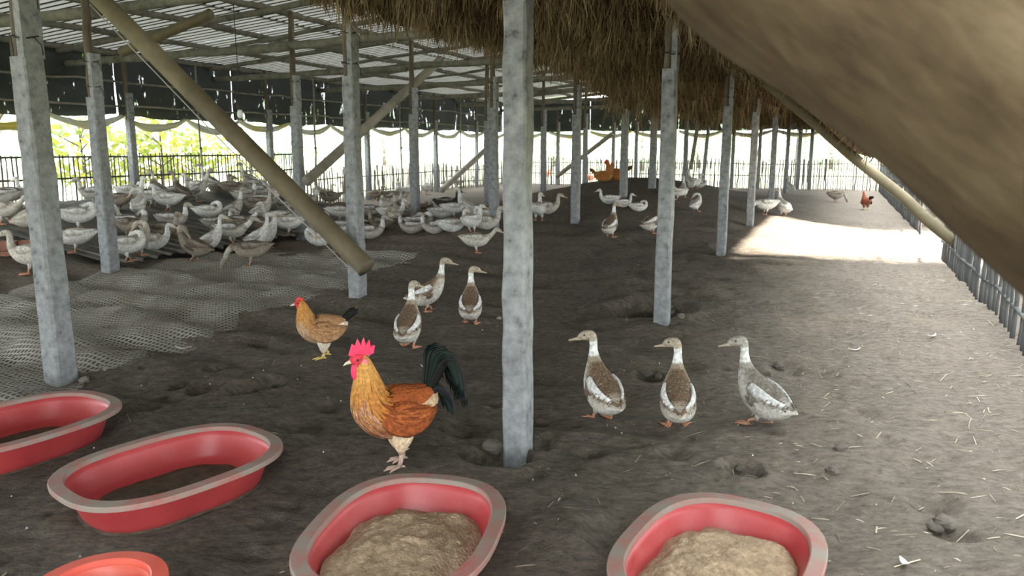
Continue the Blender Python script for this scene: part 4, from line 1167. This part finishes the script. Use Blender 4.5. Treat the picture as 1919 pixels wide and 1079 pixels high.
    pts = [(.030, .018), (.026, .030), (.016, .058), (.010, .040), (-.004, .074), (-.012, .046), (-.026, .076), (-.032, .046), (-.046, .066), (-.048, .038), (-.064, .046), (-.058, .018), (-.040, .012), (-.010, .014)]
    pts = [(hz[0] + a * sc_, hz[1] + b * sc_ + (.0 if kind == 'rooster' else .006)) for a, b in pts]
    m = MB(); n = len(pts); t_ = .006 * sc_
    cx_, cz_ = sum(a for a, _ in pts) / n, sum(b for _, b in pts) / n
    vs = [(a, t_, b) for a, b in pts] + [(a, -t_, b) for a, b in pts] + [(cx_, t_ * 1.5, cz_ - .004), (cx_, -t_ * 1.5, cz_ - .004)]
    fs = [(i, (i + 1) % n, 2 * n) for i in range(n)] + [(n + (i + 1) % n, n + i, 2 * n + 1) for i in range(n)] + [((i + 1) % n, i, n + i, n + (i + 1) % n) for i in range(n)]
    m.add(vs, fs, C['comb']); m.build('comb', M['comb'], bod, False)
    for sg in (1, -1):
        m = MB(); m.ball((hz[0] + .008 * sc_, .012 * sg, hz[1] - .045 * sc_), (.015 * sc_, .006 * sc_, .032 * sc_), 10, 8, C['comb']); m.build('wattle', M['comb'], bod)
        m = MB(); m.ball((hz[0] - .022 * sc_, .027 * sg * (.5 + .5 * sc_), hz[1] - .014), (.012 * sc_, .005, .018 * sc_), 8, 6, cmix(C['comb'], (.7, .4, .4), .35)); m.build('ear_lobe', M['comb'], bod)
        m = MB(); m.ball((hz[0] + .004, .0265 * sg * (1 if kind == 'rooster' else .88), hz[1] + .004), .0055, 8, 6, (.01, .01, .01)); m.build('eye', M['eye'], bod)
    bx_, bz_ = R_[13][0], R_[13][2]
    m = MB(); m.loft([(bx_ - .012, 0, bz_ + .002), (bx_ + .004, 0, bz_ + .001), (bx_ + .020, 0, bz_ - .004), (bx_ + .031, 0, bz_ - .012)], [.010, .008, .005, .001], [.011, .009, .006, .001], 8, (0, 1, 0), (.60, .52, .40)); m.build('beak', M['bill'], bod)
    # legs
    if not sit:
        top = (.235 if kind == 'rooster' else .185) - drop
        for sg in (1, -1):
            m = MB(); m.loft([(-.010, .048 * sg, top + .05), (-.012, .052 * sg, top), (-.006, .050 * sg, top - .05), (-.002, .048 * sg, top - .085), (-.004, .047 * sg, top - .11)], [.050, .052, .040, .024, .012], [.060, .060, .044, .026, .012], 14, (0, 1, 0), C['thigh']); m.build('thigh', M['feather'], root)
            fx = -.012 + .02 * sg
            m = MB(); m.tube([(-.004, .047 * sg, top - .09), (fx - .010, .046 * sg, (top - .1) * .5), (fx, .046 * sg, .012)], [.0115, .0095, .011], 9, C['leg'])
            for a, l in ((-.5, .060), (0, .072), (.5, .060), (math.pi + .2, .030)):
                c, s = math.cos(a), math.sin(a)
                m.tube([(fx, .046 * sg, .012), (fx + c * l * .5, .046 * sg + s * l * .5, .010), (fx + c * l * .85, .046 * sg + s * l * .85, .007), (fx + c * l, .046 * sg + s * l, .002)], [.0085, .0068, .005, .002], 6, C['leg'])
            if kind == 'rooster': m.tube([(fx - .006, .042 * sg, .055), (fx - .022, .036 * sg, .052), (fx - .034, .032 * sg, .058)], [.005, .004, .001], 6, cmix(C['leg'], (.8, .75, .65), .5))
            m.build('leg', M['leg'], root)
    return root
RO = dict(body=(.25, .062, .016), hackle=(.56, .28, .075), hackle2=(.38, .13, .025), saddle=(.34, .085, .018), belly=(.62, .44, .28), wing=(.25, .060, .015), tail=(.006, .010, .009), face=(.62, .045, .07), comb=(.72, .045, .115), thigh=(.66, .48, .32), leg=(.52, .36, .30))
HE = dict(body=(.40, .22, .11), hackle=(.52, .24, .06), hackle2=(.44, .22, .085), saddle=(.34, .17, .075), belly=(.66, .55, .42), wing=(.36, .19, .09), tail=(.012, .012, .010), face=(.55, .06, .05), comb=(.60, .05, .045), thigh=(.66, .56, .43), leg=(.62, .45, .14))
x, y, z = march(746, 870)
r = make_chicken('rooster', cols=RO, name='rooster'); r.location = (x, y, z - .003); r.rotation_euler = (0, 0, math.radians(205)); r.scale = (1.07, 1.07, 1.07)
tag(r, 'golden-necked red-brown rooster with black tail behind the feed troughs', 'rooster')
x, y, z = march(606, 669)
h = make_chicken('hen', cols=HE, name='hen'); h.location = (x, y, z - .003); h.rotation_euler = (0, 0, math.radians(196)); h.scale = (.98, .98, .98)
tag(h, 'buff-brown hen with white underside standing behind the rooster', 'hen')
RB = dict(HE); RB.update(body=(.22, .055, .02), hackle=(.28, .075, .03), hackle2=(.22, .06, .02), wing=(.16, .04, .018), belly=(.25, .10, .05), saddle=(.2, .05, .02), thigh=(.28, .14, .08))
GO = dict(HE); GO.update(body=(.42, .17, .05), hackle=(.46, .2, .06), hackle2=(.4, .17, .05), wing=(.36, .14, .04), belly=(.46, .25, .10), tail=(.12, .06, .02))
BK = dict(HE); BK.update(body=(.03, .018, .012), hackle=(.10, .035, .015), hackle2=(.06, .02, .012), wing=(.03, .018, .012), belly=(.06, .03, .02), saddle=(.03, .02, .01))
for px, py, hd, ck, sit, lab, s in [(1026, 334, 20, RB, False, 'dark red chicken standing on the mound crest, leftmost', 1.15), (1106, 338, 180, RB, True, 'dark reddish-brown hen resting on the mound crest', 1.25),
                                    (1131, 340, 5, GO, True, 'ginger hen lying between two others on the mound crest', 1.25), (1154, 338, 175, GO, True, 'large ginger hen resting against a post on the mound', 1.45),
                                    (1097, 332, 90, BK, False, 'black hen standing behind the resting hens', 1.1), (1622, 393, 95, RB, False, 'small dark red chicken seen from behind far right', .95)]:
    x, y, z = march(px, py)
    c = make_chicken('hen', sit, False, 'hen', ck); c.location = (x, y, z); c.rotation_euler = (0, 0, math.radians(hd)); c.scale = (s, s, s)
    tag(c, lab, 'hen', 'hens in the distance')

# ------------------------------------------------------------------ litter: straw, feathers, stones, clods
n = 7000
px_ = RNG.uniform(-2.5, 6.5, n); py_ = RNG.uniform(2, 14, n); u_, v_ = UV(px_, py_)
ok = (u_ < 1.4) & (RNG.uniform(0, 1, n) < (.08 + .92 * sstep(-2.2, .6, u_))) & (v_ < 12)
px_, py_ = px_[ok], py_[ok]; n = len(px_); g = terrain(px_, py_) + .005
an = RNG.normal(.5, .9, n); ln = RNG.uniform(.012, .10, n) * (.5 + RNG.uniform(0, 1, n))
dx, dy = np.cos(an) * ln / 2, np.sin(an) * ln / 2; wd = RNG.uniform(.0012, .003, n)
ox, oy = -np.sin(an) * wd, np.cos(an) * wd
x0, y0, x1, y1 = px_ - dx, py_ - dy, px_ + dx, py_ + dy
z0, z1 = terrain(x0, y0) + .006, terrain(x1, y1) + .006
V_ = np.stack([np.stack([x0 - ox, y0 - oy, z0], -1), np.stack([x1 - ox, y1 - oy, z1], -1), np.stack([x1 + ox, y1 + oy, z1], -1), np.stack([x0 + ox, y0 + oy, z0], -1), np.stack([px_, py_, (z0 + z1) / 2 + .004], -1)], 1).reshape(-1, 3)
k = np.arange(n)[:, None] * 5
T_ = np.concatenate([k + [[0, 1, 4]], k + [[1, 2, 4]], k + [[2, 3, 4]], k + [[3, 0, 4]]], 0)
cl = np.array([.12, .095, .065]) + (np.array([.52, .45, .33]) - np.array([.12, .095, .065])) * RNG.uniform(0, 1, n)[:, None] ** 1.3
o = np_mesh('straw_litter', V_, T_, M['straw'], np.repeat(cl, 5, 0))
tag(o, 'scattered bits of straw over the dry ground on the right', 'straw', kind='stuff')
def rock_mesh(seed, mat):
    m = MB(); rs = np.random.default_rng(seed)
    m.ball((0, 0, 0), (1, .8, .6), 9, 7)
    for i, q in enumerate(m.v):
        f = 1 + rs.normal(0, .12); m.v[i] = (q[0] * f, q[1] * f, q[2] * f)
    return m.mesh('rock', M[mat], False)
rocks = [rock_mesh(k, 'stone') for k in range(3)]; clods = [rock_mesh(k + 5, 'clod') for k in range(4)]
for px, py, r, kind, lab in [(158, 716, .045, 0, 'rounded pale stone at the foot of the broad left post'), (199, 694, .022, 0, 'small flat stone right of the broad left post'), (1262, 588, .05, 0, 'grey rubble lump in the post pit, left one'),
                             (1277, 594, .04, 0, 'grey rubble lump in the post pit, right one'), (1256, 578, .045, 0, 'grey rubble lump at the back of the post pit'), (1770, 985, .055, 1, 'dark broken clod on the dry ground at lower right'), (1752, 992, .04, 1, 'smaller clod beside the dark clod at lower right'),
                             (925, 842, .07, 1, 'earth lump beside the hollow at the central post'), (1212, 703, .05, 1, 'dark dung lump behind the left white-necked duck'), (1235, 708, .035, 1, 'smaller dung lump behind the middle white-necked duck'), (1386, 880, .03, 1, 'dark clod in the hole at the right'),
                             (1460, 690, .05, 1, 'dark clod behind the rightmost of the trio'), (1575, 842, .04, 1, 'dark clod in the open ground at right'), (1560, 885, .035, 1, 'lumpy clod above the lower right trough'), (935, 598, .03, 0, 'pale lump left of the central post'), (690, 668, .018, 0, 'pale pebble near the rooster comb')]:
    x, y, z = march(px, py)
    o = link('stone' if kind == 0 else 'clod', random.choice(rocks if kind == 0 else clods), None, (x, y, z + r * .25), (random.uniform(-.3, .3), random.uniform(-.3, .3), random.uniform(0, 6)), (r, r, r))
    tag(o, lab, 'stone' if kind == 0 else 'clod')
for i, (px, py, an, l, lab) in enumerate([(1748, 632, .5, .11, 'curved white feather on the ground at right'), (1602, 658, .1, .10, 'white feather lying left of the other one'), (342, 655, -.15, .14, 'long white feather on the muddy ground at left'),
                                          (410, 620, -.4, .34, 'thin dry stalk lying on the ground at left'), (1695, 1060, 1.7, .05, 'small white feather at the lower right'), (795, 690, .1, .05, 'small white feather behind the rooster')]):
    x, y, z = march(px, py); m = MB(); t = np.linspace(-1, 1, 9)
    w_ = (.012 if i != 3 else .004) * np.clip(1.1 - np.abs(t) ** 2.2, .08, 1)
    m.loft(np.stack([t * l / 2, .12 * l * t ** 2, .008 + .015 * t ** 2], -1), w_, np.full(9, .002), 8, (0, 1, 0))
    o = m.build('feather' if i != 3 else 'stalk', M['featherwhite' if i != 3 else 'rope']); o.location = (x, y, z + .004); o.rotation_euler = (0, 0, an); tag(o, lab, 'feather' if i != 3 else 'stalk')
n = 900                                               # pale specks and grains trodden into the mud
pts = MB(); tet = [(0, 0, 1), (.9, 0, -.3), (-.45, .8, -.3), (-.45, -.8, -.3)]
for i in range(n):
    x, y = random.uniform(-6, 3), random.uniform(2.2, 11)
    if random.random() > .9 - .05 * y: continue
    r = random.uniform(.003, .009); z = float(vnoise(x, y, 1)) * 0 
    pts.add([(x + a * r, y + b * r, c * r) for a, b, c in tet], [(0, 1, 2), (0, 2, 3), (0, 3, 1), (1, 3, 2)], cmix((.15, .13, .11), (.62, .58, .52), random.random()))
vv_ = np.array(pts.v); zz = terrain(vv_[:, 0], vv_[:, 1]); vv_[:, 2] += zz + .003
pts.v = [tuple(q) for q in vv_]
tag(pts.build('grit', M['straw'], None, False), 'pale specks of grit and droppings on the dark mud', 'grit', kind='stuff')

# ------------------------------------------------------------------ plants outside
def leaf_plant(name, x, y, hgt, rad, nl, ls, c0, c1, label, cat, zb=-.3, trunk=.06, crown=.35, lean=0.0):
    root = empty(name, (x, y, zb)); tag(root, label, cat, 'plants outside the shed')
    rs = np.random.default_rng(int(abs(x * 97 + y * 31)))
    m = MB(); P = [(0, 0, 0), (lean * .3, 0, hgt * .3), (lean * .7, .05, hgt * .6), (lean, 0, hgt * .92)]
    m.tube(spline(P, 10), np.linspace(trunk, trunk * .45, 10), 8)
    for k in range(6):
        a = rs.uniform(0, 6.28); z0 = hgt * rs.uniform(.35, .8)
        m.tube([(lean * z0 / hgt, 0, z0), (lean * z0 / hgt + math.cos(a) * rad * .4, math.sin(a) * rad * .4, z0 + hgt * .1), (lean * z0 / hgt + math.cos(a) * rad * .8, math.sin(a) * rad * .8, z0 + hgt * .18)], [trunk * .45, trunk * .3, trunk * .12], 6)
    m.build('trunk', M['bark'], root)
    d = rs.normal(size=(nl, 3)); d /= np.linalg.norm(d, axis=1)[:, None]
    q = d * rs.uniform(.35, 1, nl)[:, None] ** .5 * np.array([rad, rad, hgt * (1 - crown) * .5]) + np.array([lean, 0, hgt * (crown + (1 - crown) * .5)])
    a = rs.normal(size=(nl, 3)); a /= np.linalg.norm(a, axis=1)[:, None]; b = np.cross(a, rs.normal(size=(nl, 3))); b /= np.linalg.norm(b, axis=1)[:, None]
    s = ls * rs.uniform(.6, 1.3, nl)[:, None]; nrm = np.cross(a, b)
    V_ = np.stack([q - a * s, q - a * s * .2 + b * s * .5, q + a * s, q - a * s * .2 - b * s * .5, q + nrm * s * .12], 1).reshape(-1, 3)
    k = np.arange(nl)[:, None] * 5
    T_ = np.concatenate([k + [[0, 1, 4]], k + [[1, 2, 4]], k + [[2, 3, 4]], k + [[3, 0, 4]]], 0)
    cl = np.array(c0) + (np.array(c1) - np.array(c0)) * rs.uniform(0, 1, nl)[:, None]
    o = np_mesh('foliage', V_, T_, M['leaf'], np.repeat(cl, 5, 0), False, root)
    o['kind'] = 'stuff'
    return root
YG0, YG1 = (.26, .36, .10), (.62, .56, .10)
for i, (px, u, h_, r_, lab) in enumerate([(150, -15.0, 2.5, 1.0, 'big-leaved yellow-green shrub behind the fence beside the broad post'), (235, -15.8, 2.3, .9, 'yellow-green shrub behind the fence left of the thick brace'), (300, -14.9, 2.6, 1.0, 'leafy shrub with yellowish leaves behind the dark fence'),
                                          (360, -16.0, 2.4, 1.0, 'yellow-green shrub beside the thin prop behind the fence'), (470, -17.5, 2.0, .9, 'dim green shrub behind the thick bamboo brace')]):
    x, y, _ = on_row(px, 270, u); leaf_plant('shrub', x, y, h_, r_, 330, .10, YG0, YG1, lab, 'shrub', trunk=.04)
for px, u, h_, r_, lean, lab in [(12, -17.0, 5.5, 1.6, -1.0, 'leaning tree outside at the far left edge'), (44, -18.0, 6.0, 1.6, .2, 'pale-trunked tree outside at the left edge')]:
    x, y, _ = on_row(px, 270, u); leaf_plant('tree', x, y, h_, r_, 1400, .10, (.06, .17, .05), (.22, .36, .10), lab, 'tree', trunk=.11, crown=.5, lean=lean)
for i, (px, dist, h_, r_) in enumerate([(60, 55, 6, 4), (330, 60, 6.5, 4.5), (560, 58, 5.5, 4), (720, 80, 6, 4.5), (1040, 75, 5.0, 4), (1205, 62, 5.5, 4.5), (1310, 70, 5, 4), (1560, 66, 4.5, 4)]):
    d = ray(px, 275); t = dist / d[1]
    leaf_plant('tree', d[0] * t, d[1] * t, h_, r_, 900, .32, (.34, .46, .30), (.50, .62, .44), f'hazy green tree far beyond the fence, {NUM[i]} from the left', 'tree', trunk=.2, crown=.12)  # leaf colours paled to stand in for distant haze

# tall unseen trees added to block the sun, with a gap opposite the fence opening
for i, v in enumerate([-9.5, -6.8, -4.0, -1.2, 1.5, 4.2, 6.9, 9.7, 17.9, 20.7, 23.5, 26.3, 29.1]):
    x, y, _ = W(7.2 + .4 * (i % 2), v)
    t = leaf_plant('tree', x, y, 8.3, 2.0, 1700, .30, (.05, .13, .03), (.14, .26, .06), f'unseen tree added as sun shade outside the right-hand fence, {(NUM + ["eleventh", "twelfth", "thirteenth"])[i]} from the near end', 'tree', trunk=.16, crown=.42)
